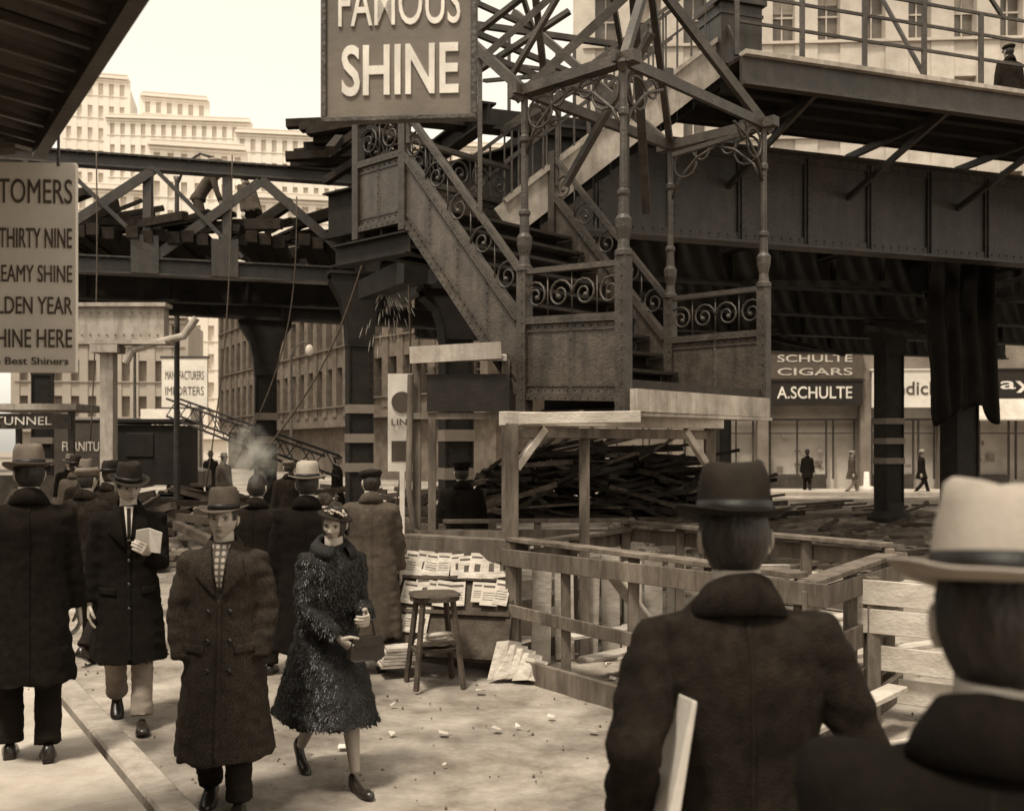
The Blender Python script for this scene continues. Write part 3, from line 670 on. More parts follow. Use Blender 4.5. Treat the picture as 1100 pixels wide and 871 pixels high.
cb_=K+n_*.6+e*.2; g.obox(cb_+Z*7.35,e,(.62,.6,.8)); g.obox(cb_+Z*7.8,e,(.72,.7,.08)); g.obox(cb_+Z*7.62,e,(.65,.63,.04))
for k in range(9):
    q=K-e*(4.4-k*.5)+n_*2.2+Z*6.6; rl.beam(q,q+Z*1.2,.05,.05); 
rl.beam(K-e*4.5+n_*2.2+Z*7.8,K+n_*2.2+Z*7.8,.08,.08); rl.beam(K-e*4.5+n_*2.2+Z*7.3,K+n_*2.2+Z*7.3,.05,.05); dk.beam(K-e*4.6+n_*2.3+Z*6.5,K-e*.1+n_*2.3+Z*6.5,.3,.28)
g.obj('girders','gsteel',ep); dk.obj('cross_girders','dsteel',ep); lt.obj('platform_edge','lsteel',ep); rl.obj('railing','steel',ep); wo.obj('ties','dwood',ep)
# ------------------------------------------------------------ columns
def column(x,y,ztop,w=.36,cap=.9,stripes=True):
    r=empty('elevated_railway_column',(x,y,0),math.radians(18)); m=MB()
    for yy in(-w*.40,w*.40): m.box((0,yy,ztop/2),(w*.93,.03,ztop)); 
    for s_ in(-1,1):
        m.box((s_*w/2,0,ztop/2),(.03,w,ztop)); rivets(m,(s_*w*.38,-w*.40-.018,.5),(s_*w*.38,-w*.40-.018,ztop-cap*1.3),.14,.014)
    for s_ in(-1,1):
        for yy in(-w*.48,w*.48): m.prism([(s_*w*.5,yy-.01,ztop-cap*1.3),(s_*w*.56,yy-.01,ztop-cap*.9),(s_*w*.75,yy-.01,ztop-cap*.5),(s_*w*1.25,yy-.01,ztop-.1),(s_*w*1.3,yy-.01,ztop),(0,yy-.01,ztop),(0,yy-.01,ztop-cap*1.3)],(0,.02,0))
        pts=[(s_*w*.52,ztop-cap*1.3),(s_*w*.58,ztop-cap*.9),(s_*w*.77,ztop-cap*.5),(s_*w*1.28,ztop-.1)]
        for a,b in zip(pts,pts[1:]): m.beam((a[0],0,a[1]),(b[0],0,b[1]),w,.03,(-s_,0,.3))
    m.box((0,0,ztop+.02),(w*2.7,w*1.2,.05)); m.loft([sring((0,0,.0),w*1.0,w*.9,20,3),sring((0,0,.12),w*1.0,w*.9,20,3),sring((0,0,.3),w*.68,w*.65,20,3),sring((0,0,.5),w*.6,w*.58,20,3)])
    m.obj('shaft','dsteel',r)
    if stripes:
        s2=MB()
        for zz in(1.55,2.05,2.55): s2.box((0,0,zz),(w*1.12,w*1.06,.15))
        s2.obj('painted_stripes','stone',r)
column(-2.64,17.7,4.85,.4,.95); column(-5.3,22,4.6,.42,.9); column(-.74,13.5,3.95,.36,.5); column(9.57,26,5.0,.5,.6)
column(9.0,20.6,5.0,.5,.7,False); column(7.6,37,5.0,.45,.7,False); column(-11,24,4.6,.42,.8); column(15,27.6,5.0,.5,.7,False)
tp=MB(); vs=[];fs=[]; nxx,nz=40,24
for i in range(nxx+1):
    for k in range(nz+1):
        s_=i/nxx; t=k/nz; xx=8.15+1.35*s_; yy=20+.12*math.sin(s_*26+math.sin(t*5))+.1*noise.noise(V((s_*5,t*3,0)))
        vs.append((xx+.05*t*math.sin(s_*9),yy,5.7-t*(3.15+.25*noise.noise(V((s_*6,0,0)))+.18*math.sin(s_*8))))
for i in range(nxx):
    for k in range(nz): a=i*(nz+1)+k; fs.append((a,a+1,a+nz+2,a+nz+1))
tp.add(vs,fs); tp.obj('hanging_tarpaulin','tarp',None,True,solid=.02)
# ------------------------------------------------------------ left track truss under demolition
lt0=empty('elevated_track_truss'); m=MB(); dk=MB(); ti=MB()
a=V((-9.6,16.6,0)); b=V((-2.6,18.6,0)); d=(b-a)
m.ibeam(a+Z*6.75,b+Z*6.75,.25,.24,.03); m.ibeam(a+Z*4.98,b+Z*4.98,.28,.3,.03)
rivets(m,a+Z*6.82+V((0,-.14,0)),b+Z*6.82+V((0,-.14,0)),.16,.014); rivets(m,a+Z*5.08+V((0,-.15,0)),b+Z*5.08+V((0,-.15,0)),.16,.014)
T_=lambda f,z: a+d*f+Z*z
for f in(.0,.23,.48,.66,1.0): m.beam(T_(f,5.1),T_(f,6.65),.14,.14); m.beam(T_(f,4.85)+V((0,-.16,0)),T_(f,5.5)+V((0,-.16,0)),.02,.45,d.normalized())
for f1,z1,f2,z2 in((.23,5.15,.5,6.65),(.5,5.15,.74,6.55),(.23,6.6,.02,5.2),(.74,6.6,.97,5.2)): m.beam(T_(f1,z1)-V((0,.1,0)),T_(f2,z2)-V((0,.1,0)),.05,.16)
for f1,z1,f2,z2 in((.5,6.65,.7,5.2),(.3,6.6,.5,5.2)): m.beam(T_(f1,z1)-V((0,.15,0)),T_(f2,z2)-V((0,.15,0)),.03,.07)
b0=V((-10.5,20,0)); b1=V((-1.4,24.3,0)); girder(b0,b1,4.7,5.1,dk,.3,1.5,False); girder(a+V((0,2.6,0)),b+V((0,2.6,0)),4.75,5.35,dk,.3,1.5,False); 
for k in range(34):
    f=k/33
    if k in(7,8,14,21,22,27): continue
    q=a+d*f+V((0,-.2+random.uniform(-.2,.2),5.5+random.uniform(-.03,.08))); q2=q+V((-.4+random.uniform(-.2,.2),4.6+random.uniform(-1.6,.5),random.uniform(-.05,.08))); ti.beam(q,q2,.2,.2)
for k in range(70):
    f=random.uniform(.0,1); q=a+d*f+V((0,random.uniform(.3,4),5.68+abs(random.gauss(0,.16)))); an=random.uniform(-.6,.6); ln_=random.uniform(.4,2.0); ti.beam(q,q+V((math.cos(an)*ln_,math.sin(an)*ln_,random.uniform(-.2,.45))),random.uniform(.05,.2),random.uniform(.05,.2))
for k in range(16):
    q=V((-3.9+random.uniform(-.2,.5),18.2+random.uniform(-.5,.8),6.95+k*.045)); ti.beam(q,q+V((random.uniform(1.0,1.7),random.uniform(-.3,.3),random.uniform(.0,.15))),.2,.14)
dk.ibeam(V((-2.6,18.2,5.4)),V((-1.6,13.2,4.5)),.2,.35,.03); dk.ibeam(V((-3.2,17.9,5.9)),V((.4,14.8,5.9)),.3,.8,.03); dk.beam((-2.4,17,4.5),(-1.2,12.8,4.1),.3,.3)
dk.ibeam(V((-1.9,17.5,6.5)),V((-.3,13.5,6.3)),.2,.3,.03)
for k in range(9): ti.beam((-3+random.uniform(-.3,1.5),16.5+random.uniform(-1,1),6.3+random.uniform(-.5,.6)),(-2+random.uniform(-.5,1.2),15+random.uniform(-1,1),6.2+random.uniform(-.6,.9)),.12,.12)
m.obj('truss_chords','gsteel',lt0); dk.obj('floor_girders','dsteel',lt0); ti.obj('loose_ties','dwood',lt0)
rp=MB()
def sag(p,q,s_,r=.012):
    p=V(p);q=V(q); rp.tube([p+(q-p)*(k/14)+V((s_*math.sin(math.pi*k/14),0,-abs(s_)*.3*math.sin(math.pi*k/14))) for k in range(15)],r,6)
sag((-4.7,17.2,6.8),(-5.2,17.4,1.2),.12); sag((-3.7,17.6,6.2),(-5.0,18.5,1.6),.35); sag((-2.4,17,5.2),(-4.6,18,1.5),.25,.016); sag((-1.3,12.8,4.1),(-1.5,13,1.0),.1); sag((-6.9,17,6.8),(-7,17,2),.05)
rp.obj('hoisting_ropes','rope',None,True)
sp=MB()
for k in range(70):
    a0_=V((-1.95,15.6,4.3)); an=random.uniform(-2.6,.6); s_=random.uniform(.8,2.0); vx=math.cos(an)*s_*.45; vz=math.sin(an)*s_*.5+.3; t0=random.uniform(.1,.55); pts=[a0_+V((vx*(t0+t),random.uniform(-.01,.01),vz*(t0+t)-2.0*(t0+t)**2)) for t in(0,.035,.07)]
    sp.tube(pts,[.0012,.0034,.0012],4)
sp.obj('cutting_torch_sparks','letter')
sm_=MB(); sm_.ell((0,0,0),(1,1,1),24,16); so_=sm_.obj('steam_plume','steam'); so_.location=(-3.72,14.6,1.72); so_.scale=(.42,.4,.55)
# ------------------------------------------------------------ painted steel portal (left)
po=empty('painted_steel_portal'); m=MB(); m.box((-6.3,16,1.75),(.2,.2,3.5)); m.box((-6.15,16,3.8),(1.5,.24,.55)); m.box((-6.15,15.97,4.1),(1.6,.34,.06)); m.box((-6.15,15.97,3.52),(1.6,.34,.06)); m.box((-6.3,15.96,3.42),(.42,.36,.12))
m.tube([(-6.0,15.9,3.2),(-5.9,15.9,3.4),(-5.6,15.9,3.5),(-5.1,15.9,3.62),(-4.9,15.9,3.9)],.06,10); rivets(m,(-6.8,15.87,3.65),(-5.5,15.87,3.65),.12,.018); rivets(m,(-6.8,15.87,3.98),(-5.5,15.87,3.98),.12,.018)
m.obj('portal','lsteel',po)
# ------------------------------------------------------------ timber frame under stair, fences
tf=empty('timber_shoring_frame'); m=MB(); l=MB()
P1=V((0,8.64,0)); T2=V((1.95,10.1,0)); Tm=V((.65,9.2,0))
m.beam(P1,P1+Z*2.1,.11,.11); m.beam(Tm,Tm+Z*2.05,.09,.09); m.beam(T2,T2+Z*2.08,.1,.1)
l.beam(P1+V((-.08,0,2.14)),T2+V((.1,0,2.14)),.12,.12); m.beam(P1+V((0,0,2.02)),T2+V((0,0,2.02)),.05,.09)
for p,dd in((P1,(T2-P1).normalized()),(T2,(P1-T2).normalized())): l.beam(p+Z*1.72+dd*.04,p+dd*.35+Z*2.06,.06,.07)
l.beam((.05,8.7,2.14),(1.1,8.8,2.16),.08,.1)
m.obj('posts','wood',tf,bevel=.006); l.obj('headers','lwood',tf,bevel=.006)
def fence(name,pts,h,rails,post_m='wood',rail_m='wood',sp=.85,kick=True):
    r=empty(name); m=MB(); q_=MB()
    for a,b in zip(pts,pts[1:]):
        a=V((a[0],a[1],0));b=V((b[0],b[1],0)); d=(b-a); L=d.length; dn=d.normalized(); nn=V((dn.y,-dn.x,0)); n=max(1,round(L/sp))
        for k in range(n+1): c=a+dn*(L*k/n+random.uniform(-.03,.03)); m.beam(c,c+V((random.uniform(-.02,.02),random.uniform(-.02,.02),h+.02)),.075,.085)
        for z_,hh,ww in rails: 
            j=random.uniform(-.03,.03); q_.beam(a-dn*random.uniform(.05,.2)+Z*(z_+j)+nn*.06,b+dn*random.uniform(.08,.25)+Z*(z_-j)+nn*.06,ww,hh)
        q_.beam(a+Z*(h+.045),b+Z*(h+.045),.15,.035)
        if kick: m.beam(a+nn*.09+Z*.08,b+nn*.09+Z*.08,.05,.18)
    m.obj('posts',post_m,r,bevel=.004); q_.obj('rails',rail_m,r,bevel=.004); return r
Q=V((1.75,6.2)); Rr=V((2.9,7.9)); Ss=V((1.15,10.34))
fence('timber_hoarding_fence',[(0,8.64),Q],1.08,[(1.0,.14,.03),(.52,.1,.03)])
fence('timber_hoarding_fence',[Q,Rr],1.02,[(.95,.14,.03),(.6,.16,.03),(.3,.14,.03)])
fence('timber_hoarding_fence',[Rr,Ss],1.1,[(1.02,.13,.03),(.62,.1,.03)])
fence('timber_hoarding_fence',[Ss,(0.05,8.75)],1.02,[(.95,.12,.03),(.5,.1,.03)])
fence('timber_hoarding_fence',[(-.95,9.3),(0,8.7)],1.05,[(1.0,.16,.03)])
fence('timber_hoarding_fence',[(-.7,10.4),(1.2,10.6)],1.1,[(1.0,.12,.03),(.5,.1,.03)])
eb=empty('excavation_shoring_boards'); m=MB()
for k in range(18):
    a=V((random.uniform(.4,2.2),random.uniform(7.6,9.4),random.uniform(.03,.25))); an=random.uniform(-.3,1.2); L=random.uniform(.8,2.0); m.beam(a,a+V((math.cos(an)*L,math.sin(an)*L*.6,random.uniform(0,.3))),.16,.03)
for k in range(7): m.beam((.25+k*.22,8.9+k*.17,.02),(.25+k*.22+random.uniform(-.03,.03),8.9+k*.17,.9+random.uniform(-.1,.05)),.17,.025)
m.beam((.75,7.9,.95),(1.2,7.5,.35),.05,.09); m.beam((1.5,7.3,1.0),(2.2,8.2,.9),.06,.12)
m.obj('boards','lwood',eb,bevel=.004)
bw=empty('plank_barricade'); m=MB(); w_=MB()
a=V((2.3,7.1,0)); b=V((3.9,6.6,0))
for z_,s0,s1 in((.88,0,0),(.68,.02,.05),(.42,.12,-.1),(.18,.25,.1)): m.beam(a+V((s0*1.5,0,z_+.03)),b+V((s1,0,z_-.05)),.03,.17)
for f in(.12,.55,.9): w_.beam(a+(b-a)*f+V((0,.05,0)),a+(b-a)*f+V((0,.05,1.0)),.09,.09)
m.obj('planks','lwood',bw,bevel=.004); w_.obj('posts','wood',bw)
m=MB(); m.beam((2.0,5.9,.1),(3.4,6.5,.12),.3,.05); m.beam((1.9,5.6,.05),(3.3,6.0,.08),.2,.12); m.beam((1.6,5.95,.2),(2.6,6.9,.28),.14,.04); m.obj('loose_planks','lwood',None,bevel=.005)
# ------------------------------------------------------------ newsstand
ns=empty('newspaper_stand'); bo=MB(); dx=V((1,-.28,0)).normalized(); up=V((0,.42,.9)).normalized(); bc=V((-.52,8.72,.56)); nb_=dx.cross(up); nb_=nb_ if nb_.y<0 else -nb_
bo.obox(bc,dx,(1.06,.025,.95),up); 
for s_ in(-.53,.53): bo.obox(bc+dx*s_,dx,(.05,.06,1.08),up); bo.beam(bc+dx*s_+up*.45,bc+dx*s_+V((0,.75,-.5)),.04,.05)
for z_ in(-.45,-.08,.22): bo.obox(bc+up*z_+nb_*.03,dx,(1.06,.04,.03),up)
bo.obj('board','mwood',ns)
pa=MB();pb=MB();pc=MB()
for r_,zz in((0,.34),(1,.10),(2,-.16)):
    for k in range(10):
        if r_==1 and k in(0,6): continue
        if r_==2 and k>2: continue
        c=bc+dx*(-.45+k*.1+random.uniform(-.02,.02))+up*(zz+random.uniform(-.02,.02))+nb_*(.03+.003*k+.004*random.random())
        ax=(dx+up*random.uniform(-.14,.14)); hh=random.uniform(.17,.24); ww=random.uniform(.12,.16); (pa if random.random()<.6 else pb).obox(c,ax,(ww,.006,hh),up)
        u2=(up-ax.normalized()*up.dot(ax.normalized())).normalized(); ax=ax.normalized()
        pc.obox(c+u2*hh*.33+nb_*.0045,ax,(ww*.8,.002,hh*.07),u2)
        if random.random()<.5: pc.obox(c-u2*hh*.08+nb_*.0045+ax*ww*.1,ax,(ww*.4,.002,hh*.3),u2)
        else:
            for t in range(4): pc.obox(c-u2*hh*(-.05+.1*t)+nb_*.0045,ax,(ww*.75,.002,hh*.018),u2)
pa.obj('newspapers','paper',ns); pb.obj('magazines','shade',ns); pc.obj('headlines','ink',ns)
fl=MB(); 
for k in range(5):
    c=V((-.2+k*.05,8.27+random.uniform(-.04,.04),.02)); a=random.uniform(-.4,.5); w1=V((math.cos(a),math.sin(a),0)); q=[c,c+w1*.24,c+w1*.3+V((0,.12,.26-.03*k)),c+w1*.06+V((.02,.14,.28-.03*k)),c+w1*.13+V((0,-.03,.02)),c+w1*.19+V((0,.05,.3-.03*k))]
    fl.add(q,[(0,4,5,3),(4,1,2,5)])
for k in range(6): fl.obox((-.95+.01*k,8.5,.10+.028*k),(1,.2+random.uniform(-.15,.15),0),(.3,.22,.02))
fl.obj('loose_newspapers','paper',ns,solid=.006)
sl=empty('wooden_stool',(-.62,8.2,0),.3); m=MB(); m.cyl((0,0,.68),(0,0,.72),.2,.2,20); m.loft([sring((0,0,.72),.2,.19,20,4),sring((0,0,.735),.19,.18,20,4)])
for sx in(-1,1):
    for sy in(-1,1): m.beam((sx*.12,sy*.12,.69),(sx*.19,sy*.19,0),.035,.035)
    m.beam((sx*.16,-.16,.28),(sx*.16,.16,.28),.02,.03); m.beam((-.155,sx*.155,.36),(.155,sx*.155,.36),.02,.03)
m.box((0,0,.29),(.28,.28,.02)); m.obj('stool_frame','mwood',sl)
c=MB(); 
for k in range(6): c.ell((random.uniform(-.06,.06),random.uniform(-.05,.05),.34+.012*k),(.12,.09,.03),10,6,Matrix.Rotation(random.random()*3,3,'Z')@Matrix.Rotation(random.uniform(-.3,.3),3,'X'))
c.obj('cloth_bundle','shade',sl,True)
kk=empty('news_kiosk'); m=MB(); l=MB(); d2=MB()
for x_,y_ in((-.93,10.0),(-.06,9.9),(-.85,10.9),(0,10.9)): m.beam((x_,y_,0),(x_,y_,2.75),.08,.08)
l.prism([(-.95,9.85,2.72),(-.05,9.75,2.72),(-.1,10.9,2.9),(-.85,11.0,2.9)],(0,0,.05)); l.beam((-.98,9.83,2.78),(-.1,9.73,2.82),.03,.16); d2.obox((-.42,9.85,2.42),(1,-.1,0),(.8,.04,.36)); m.beam((-.97,9.93,2.2),(0,9.85,2.2),.05,.06); m.beam((-.97,9.93,1.05),(0,9.85,1.05),.05,.08)
m.tube([(-.98,9.9,2.6),(-1.0,9.9,1.5),(-.95,9.9,1.1),(-.8,9.88,.95)],.03,8)
m.obj('posts','wood',kk); l.obj('roof','lsteel',kk); d2.obj('counter_shade','dsteel',kk)
ps=empty('poster_board'); m=MB(); m.box((-1.35,12.6,2.2),(.35,.04,1.2)); m.beam((-1.35,12.6,0),(-1.35,12.6,1.6),.06,.06); m.obj('board','white',ps); m=MB(); m.cyl((-1.35,12.57,2.45),(-1.35,12.56,2.45),.13,.13,20); m.box((-1.35,12.575,1.85),(.26,.01,.25)); m.obj('printed_emblem','ink',ps); text(ps,'lettering','LINE',(-1.35,12.55,2.2),.26,.08,'ink',offset=.01)
# ------------------------------------------------------------ lumber pile, rubble
lp=MB(); l2=MB()
for k in range(460):
    f=random.random(); xx=-1.2+f*6.6; hmax=2.0*math.sin(math.pi*min(1,max(.05,f*.9+.12)))**.6; zz=random.uniform(.05,hmax); yy=27.5+random.uniform(-1.4,1.4)*(1-zz/2.6)
    L=random.uniform(.5,2.6); an=random.gauss(0,.6); (lp if random.random()<.7 else l2).beam((xx,yy,zz),(xx+math.cos(an)*L,yy+math.sin(an)*L*.6,max(.03,zz+random.gauss(-.08,.34))),random.uniform(.08,.25),random.uniform(.04,.14))
pe=empty('lumber_pile'); lp.obj('dark_timbers','dwood',pe); l2.obj('weathered_timbers','mwood',pe)
rb=empty('rubble_heap'); m=MB(); l2=MB()
for k in range(700):
    if k<360: xx=random.uniform(-13,-1.5); yy=random.uniform(15,30)
    else: xx=random.uniform(2.0,14); yy=random.uniform(12,27)
    hh=(.9 if k<360 else .2)*max(0,noise.noise(V((xx*.35,yy*.3,2)))+.35); r=random.uniform(.06,.26)*(1 if k<360 else .45)
    m.ell((xx,yy,hh*random.random()),(r,r*.8,r*.6),6,4,Matrix.Rotation(random.random()*3,3,'X'))
for k in range(100):
    xx=random.uniform(-12,-1.5); yy=random.uniform(15.5,29); an=random.uniform(-1,1); L=random.uniform(1,3); l2.beam((xx,yy,random.uniform(.05,.9)),(xx+math.cos(an)*L,yy+math.sin(an)*L,random.uniform(.05,1.1)),.12,.12)
m.obj('stones','rubble',rb); l2.obj('broken_beams','mwood',rb)
m=MB()
for k in range(170):
    xx=random.uniform(2.6,16); yy=random.uniform(12.5,33); an=random.uniform(-.9,.9); L=random.uniform(.3,2.2); m.beam((xx,yy,.08),(xx+math.cos(an)*L,yy+math.sin(an)*L,.1+random.uniform(0,.18)),.1,.06)
m.obj('scattered_boards','mwood')
m=MB(); m.beam((3.6,14.3,.14),(7.2,11.2,.10),.18,.14); m.beam((3.1,12.6,.08),(5.6,10.3,.05),.2,.12); m.obj('curb_timbers','curb')
cr_=empty('crane_with_lattice_boom'); m=MB(); a=V((-8.6,26,2.9)); b=V((-3.6,20.5,1.5))
d=(b-a); nn=V((d.y,-d.x,0)).normalized()
for s_ in(-1,1):
    for t in(-1,1): m.beam(a+nn*s_*.18+Z*t*.22,b+nn*s_*.18+Z*t*.22,.05,.05)
for k in range(14):
    for s_ in(-1,1): p=a+d*(k/14); q=a+d*((k+1)/14); m.beam(p+nn*s_*.18+Z*.22*(1 if k%2 else -1),q+nn*s_*.18-Z*.22*(1 if k%2 else -1),.03,.03)
m.box((-9.3,26.5,1.7),(1.8,1.8,1.5)); m.box((-9.3,26.5,2.55),(2.0,2.0,.1)); m.box((-9.3,25.58,1.95),(.7,.03,.6))
for s_ in(-1,1): m.beam((-10.3,26.5+s_*.8,.35),(-8.3,26.5+s_*.8,.35),.35,.6)
m.obj('crane_body','dsteel',cr_,bevel=.02)
tk=empty('delivery_truck',(-13.2,33,0),math.radians(8)); m=MB(); m.box((0,0,1.75),(2.6,2,1.9)); m.box((0,0,2.75),(2.7,2.1,.1)); m.box((1.9,0,1.4),(1.1,1.8,1.3)); m.prism([(2.45,-.8,.6),(3.3,-.7,.6),(3.3,-.7,1.15),(2.45,-.8,1.3)],(0,1.5,0)); m.box((0,0,.7),(3,1.6,.2)); m.obj('body','horse',tk,bevel=.05)
w=MB(); 
for x_ in(-.8,2.6):
    for y_ in(-.95,.95): w.cyl((x_,y_-.1,.42),(x_,y_+.1,.42),.42,.42,20)
w.obj('wheels','tarp',tk); text(tk,'lettering','FURNITURE CO',(0,-1.02,1.9),1.9,.3,'shade',offset=.01)
bt=empty('subway_entrance_booth'); m=MB(); l=MB()
for x_ in(-10.4,-8.6):
    for y_ in(20,21.6): m.beam((x_,y_,0),(x_,y_,2.6),.1,.1)
l.box((-9.5,20.8,2.68),(2.1,1.9,.12)); m.box((-9.5,19.95,2.4),(1.85,.06,.3)); m.box((-9.5,20,.7),(1.75,.05,1.3)); m.obj('booth','steel',bt); l.obj('roof','lsteel',bt); text(bt,'lettering','TUNNEL',(-9.5,19.9,2.4),1.1,.16,'letter')
# ------------------------------------------------------------ signs & awning
sg_=empty('shine_sign',(-.44,4.0,3.45),math.radians(-5)); m=MB(); m.box((0,0,.02),(.585,.03,.57)); m.obj('panel','signg',sg_)
f_=MB()
for z_ in(-.272,.312): f_.box((0,-.004,z_),(.61,.045,.022))
for x_ in(-.296,.296): f_.box((x_,-.0045,.02),(.022,.046,.565))
f_.obj('frame','steel',sg_,bevel=.003)
text(sg_,'lettering_top','FAMOUS',(.0,-.019,.165),.48,.175,'letter',offset=.004); text(sg_,'lettering_bottom','SHINE',(.005,-.019,-.095),.46,.2,'letter',offset=.03)
br=MB(); br.beam((-1.9,4.2,3.84),(.0,3.98,3.84),.03,.04); br.cyl((-.65,4.0,3.75),(-.65,4.0,3.86),.008); br.cyl((-.2,4.0,3.75),(-.2,4.0,3.86),.008); br.obj('sign_bracket_arm','steel')
s2=empty('customers_sign',(-2.04,4.2,2.635),math.radians(4)); m=MB(); m.box((0,0,0),(.5,.025,.86)); m.obj('panel','signw',s2,bevel=.003)
for i,(t_,w_,h_,x_,z_) in enumerate((('CUSTOMERS',.44,.1,.015,.305),('THIRTY NINE',.29,.08,.09,.115),('CREAMY SHINE',.35,.07,.06,-.03),('GOLDEN YEAR',.39,.072,.04,-.16),('SHINE HERE',.33,.076,.07,-.295),('By the Best Shiners',.4,.04,.02,-.385))):
    text(s2,'lettering_%d'%i,t_,(x_,-.0155,z_),w_,h_,'ink',offset=.0 if i in(0,2) else .006,ext=.002)
br=MB(); br.cyl((-2.22,4.2,3.05),(-2.22,4.2,3.3),.006); br.cyl((-1.86,4.2,3.05),(-1.86,4.2,3.3),.006); br.obj('sign_hangers','steel')
sb=empty('store_building'); aw=MB(); fr=MB(); wl=MB()
a0=V((-1.12,2.98,3.22)); vs=[]; nn_=140; L=3.5
for k in range(nn_+1):
    s_=k/nn_*L-1.8; p=a0+cd*s_; zc=.022*math.cos(k*math.pi/2.0)
    vs+= [p+Z*zc, p+ln*2.5+Z*(zc+.35)]
aw.add(vs,[(2*k,2*k+1,2*k+3,2*k+2) for k in range(nn_)]); aw.obj('corrugated_awning','awn',sb,True,solid=.004)
fr.beam(a0-cd*1.8-Z*.03,a0+cd*1.7-Z*.03,.05,.09); fr.beam(a0+cd*1.7,a0+cd*1.7+ln*2.5+Z*.35,.06,.1)
for k in range(14): p=a0+cd*(-1.5+k*.24); fr.beam(p-Z*.02,p+ln*2.5+Z*.3,.025,.03)
for k in range(1,5): fr.beam(a0-cd*1.8+ln*k*.5+Z*(.07*k-.03),a0+cd*1.7+ln*k*.5+Z*(.07*k-.03),.04,.04)
fr.tube([a0+cd*1.72+ln*.1-Z*.02,a0+cd*1.72+ln*.5-Z*.1,a0+cd*1.72+ln*1.2-Z*.12],[.05,.08,.09],8)
fr.obj('awning_frame','awn',sb)
W0=c0+ln*3.9-cd*8
wl.beam(W0+Z*2.1+ln*.3,W0+cd*40+Z*2.1+ln*.3,.6,4.2)
for k in range(16): p=W0+cd*(k*2.5+1); wl.beam(p-ln*.05,p-ln*.05+Z*4.1,.3,.3)
wl.obj('wall','brick',sb)
# ------------------------------------------------------------ buildings
def building(name,p,q,z0,z1,nb,nf,mw,mg='glass',ww=.55,wh=.62,depth=12,shade=True):
    r=empty(name); w=MB(); gl=MB(); sh=MB()
    p=V((p[0],p[1],0)); q=V((q[0],q[1],0)); d=q-p; L=d.length; dn=d.normalized(); nn=V((dn.y,-dn.x,0)); nn=nn if nn.y<0 else -nn
    cell=L/nb; fh=(z1-z0)/nf; c=(p+q)/2
    w.obox(c-nn*(depth/2+.5)+Z*((z1)/2),dn,(L,depth,z1)); gl.obox(c-nn*.32+Z*(z0+z1)/2,dn,(L-.2,.04,z1-z0))
    for i in range(nb+1): w.obox(p+dn*(cell*i)+Z*(z0+z1)/2,dn,(cell*(1-ww),.6,z1-z0))
    for f in range(nf+1):
        zz=z0+fh*f; hgt=fh*(1-wh); w.obox(c+nn*-.03+Z*zz,dn,(L,.5,hgt)); 
        w.obox(c+nn*.32+Z*(zz+hgt/2),dn,(L+.1,.16,.1*fh/3.5))
    for i in range(nb if shade else 0):
        for f in range(nf):
            cc=p+dn*(cell*(i+.5))+Z*(z0+fh*(f+.5)); w.obox(cc-nn*.22,dn,(cell*ww,.06,.07)); w.obox(cc-nn*.225,dn,(.06,.06,fh*wh))
            if random.random()<.5:
                k=random.uniform(.15,.55)*fh*wh; sh.obox(cc-nn*.28+Z*(fh*wh/2-k/2),dn,(cell*ww,.02,k))
    w.obox(c+nn*.45+Z*(z1+.25),dn,(L+.6,.9,.5)); w.obox(c+nn*.25+Z*(z1-.35),dn,(L+.3,.5,.3))
    w.obj('walls',mw,r); gl.obj('window_glass',mg,r)
    if sh.v: sh.obj('window_shades','stone' if mw=='brick' else 'shade',r)
    return r,p,dn,nn
r,p,dn,nn=building('commercial_building',(3.2,45.5),(36,43.5),6.3,27,17,5,'stone2','glassl',.5,.62,14)
m=MB();s_=MB();g_=MB();lw=MB();s3=MB()
ang=math.atan2(dn.y,dn.x)
def at(px,off=0,z=0): return p+dn*px+nn*off+Z*z
for x_ in(0,4.1,7.8,12.2,15.6,20,24,28.5,33): lw.obox(at(x_,.05,2.6),dn,(.45,.5,5.2))
lw.obox(at(16.4,.0,5.75),dn,(33,.5,1.1)); 
g_.obox(at(16.4,-1.2,2.3),dn,(33,.05,4.6)); 
for x0,x1 in((.3,3.8),(4.4,7.5),(8.1,11.9),(12.5,15.3),(15.9,19.7),(20.3,23.7),(24.3,28.2)):
    cx=(x0+x1)/2; W_=x1-x0; m.obox(at(x0+W_*.33,-.3,.35),dn,(W_*.66,.5,.7)); m.obox(at(cx,-.1,3.1),dn,(W_,.2,.1)); m.obox(at(cx,-.1,2.5),dn,(W_,.08,.05))
    for f in(.02,.33,.66,.74,.98): m.obox(at(x0+W_*f,-.12,1.8),dn,(.07,.1,2.6))
    m.obox(at(x0+W_*.85,-.6,1.1),dn,(W_*.2,.06,2.2))
    for k in range(30): (s_ if random.random()<.45 else s3).obox(at(x0+random.uniform(.1,.62)*W_,-.5+random.uniform(-.3,.2),random.uniform(.8,2.4)),dn,(random.uniform(.08,.3),.02,random.uniform(.08,.35)))
    s_.obox(at(cx,-.7,2.9),dn,(W_*.9,.03,.25))
g_.obj('shop_glass','glass',r); s_.obj('window_display','shade',r); s3.obj('display_goods','stone',r); m.obj('shop_mullions','steel',r); lw.obj('shop_piers','stone',r)
def shopsign(name,x0,x1,z0,z1,face,lett,body,lh=.6):
    e_=empty(name); b_=MB(); c=at((x0+x1)/2,.5,(z0+z1)/2); b_.obox(c,dn,(x1-x0,.18,z1-z0)); b_.obox(c+Z*((z1-z0)/2+.03),dn,(x1-x0+.15,.28,.07)); b_.obj('panel',face,e_)
    for i,t in enumerate(body): 
        zz=c.z+((z1-z0)/len(body))*((len(body)-1)/2-i); text(e_,'lettering_%d'%i,t,(c.x+nn.x*.11,c.y+nn.y*.11,zz),(x1-x0)*.78,(z1-z0)/len(body)*lh,lett,rz=ang,offset=.015)
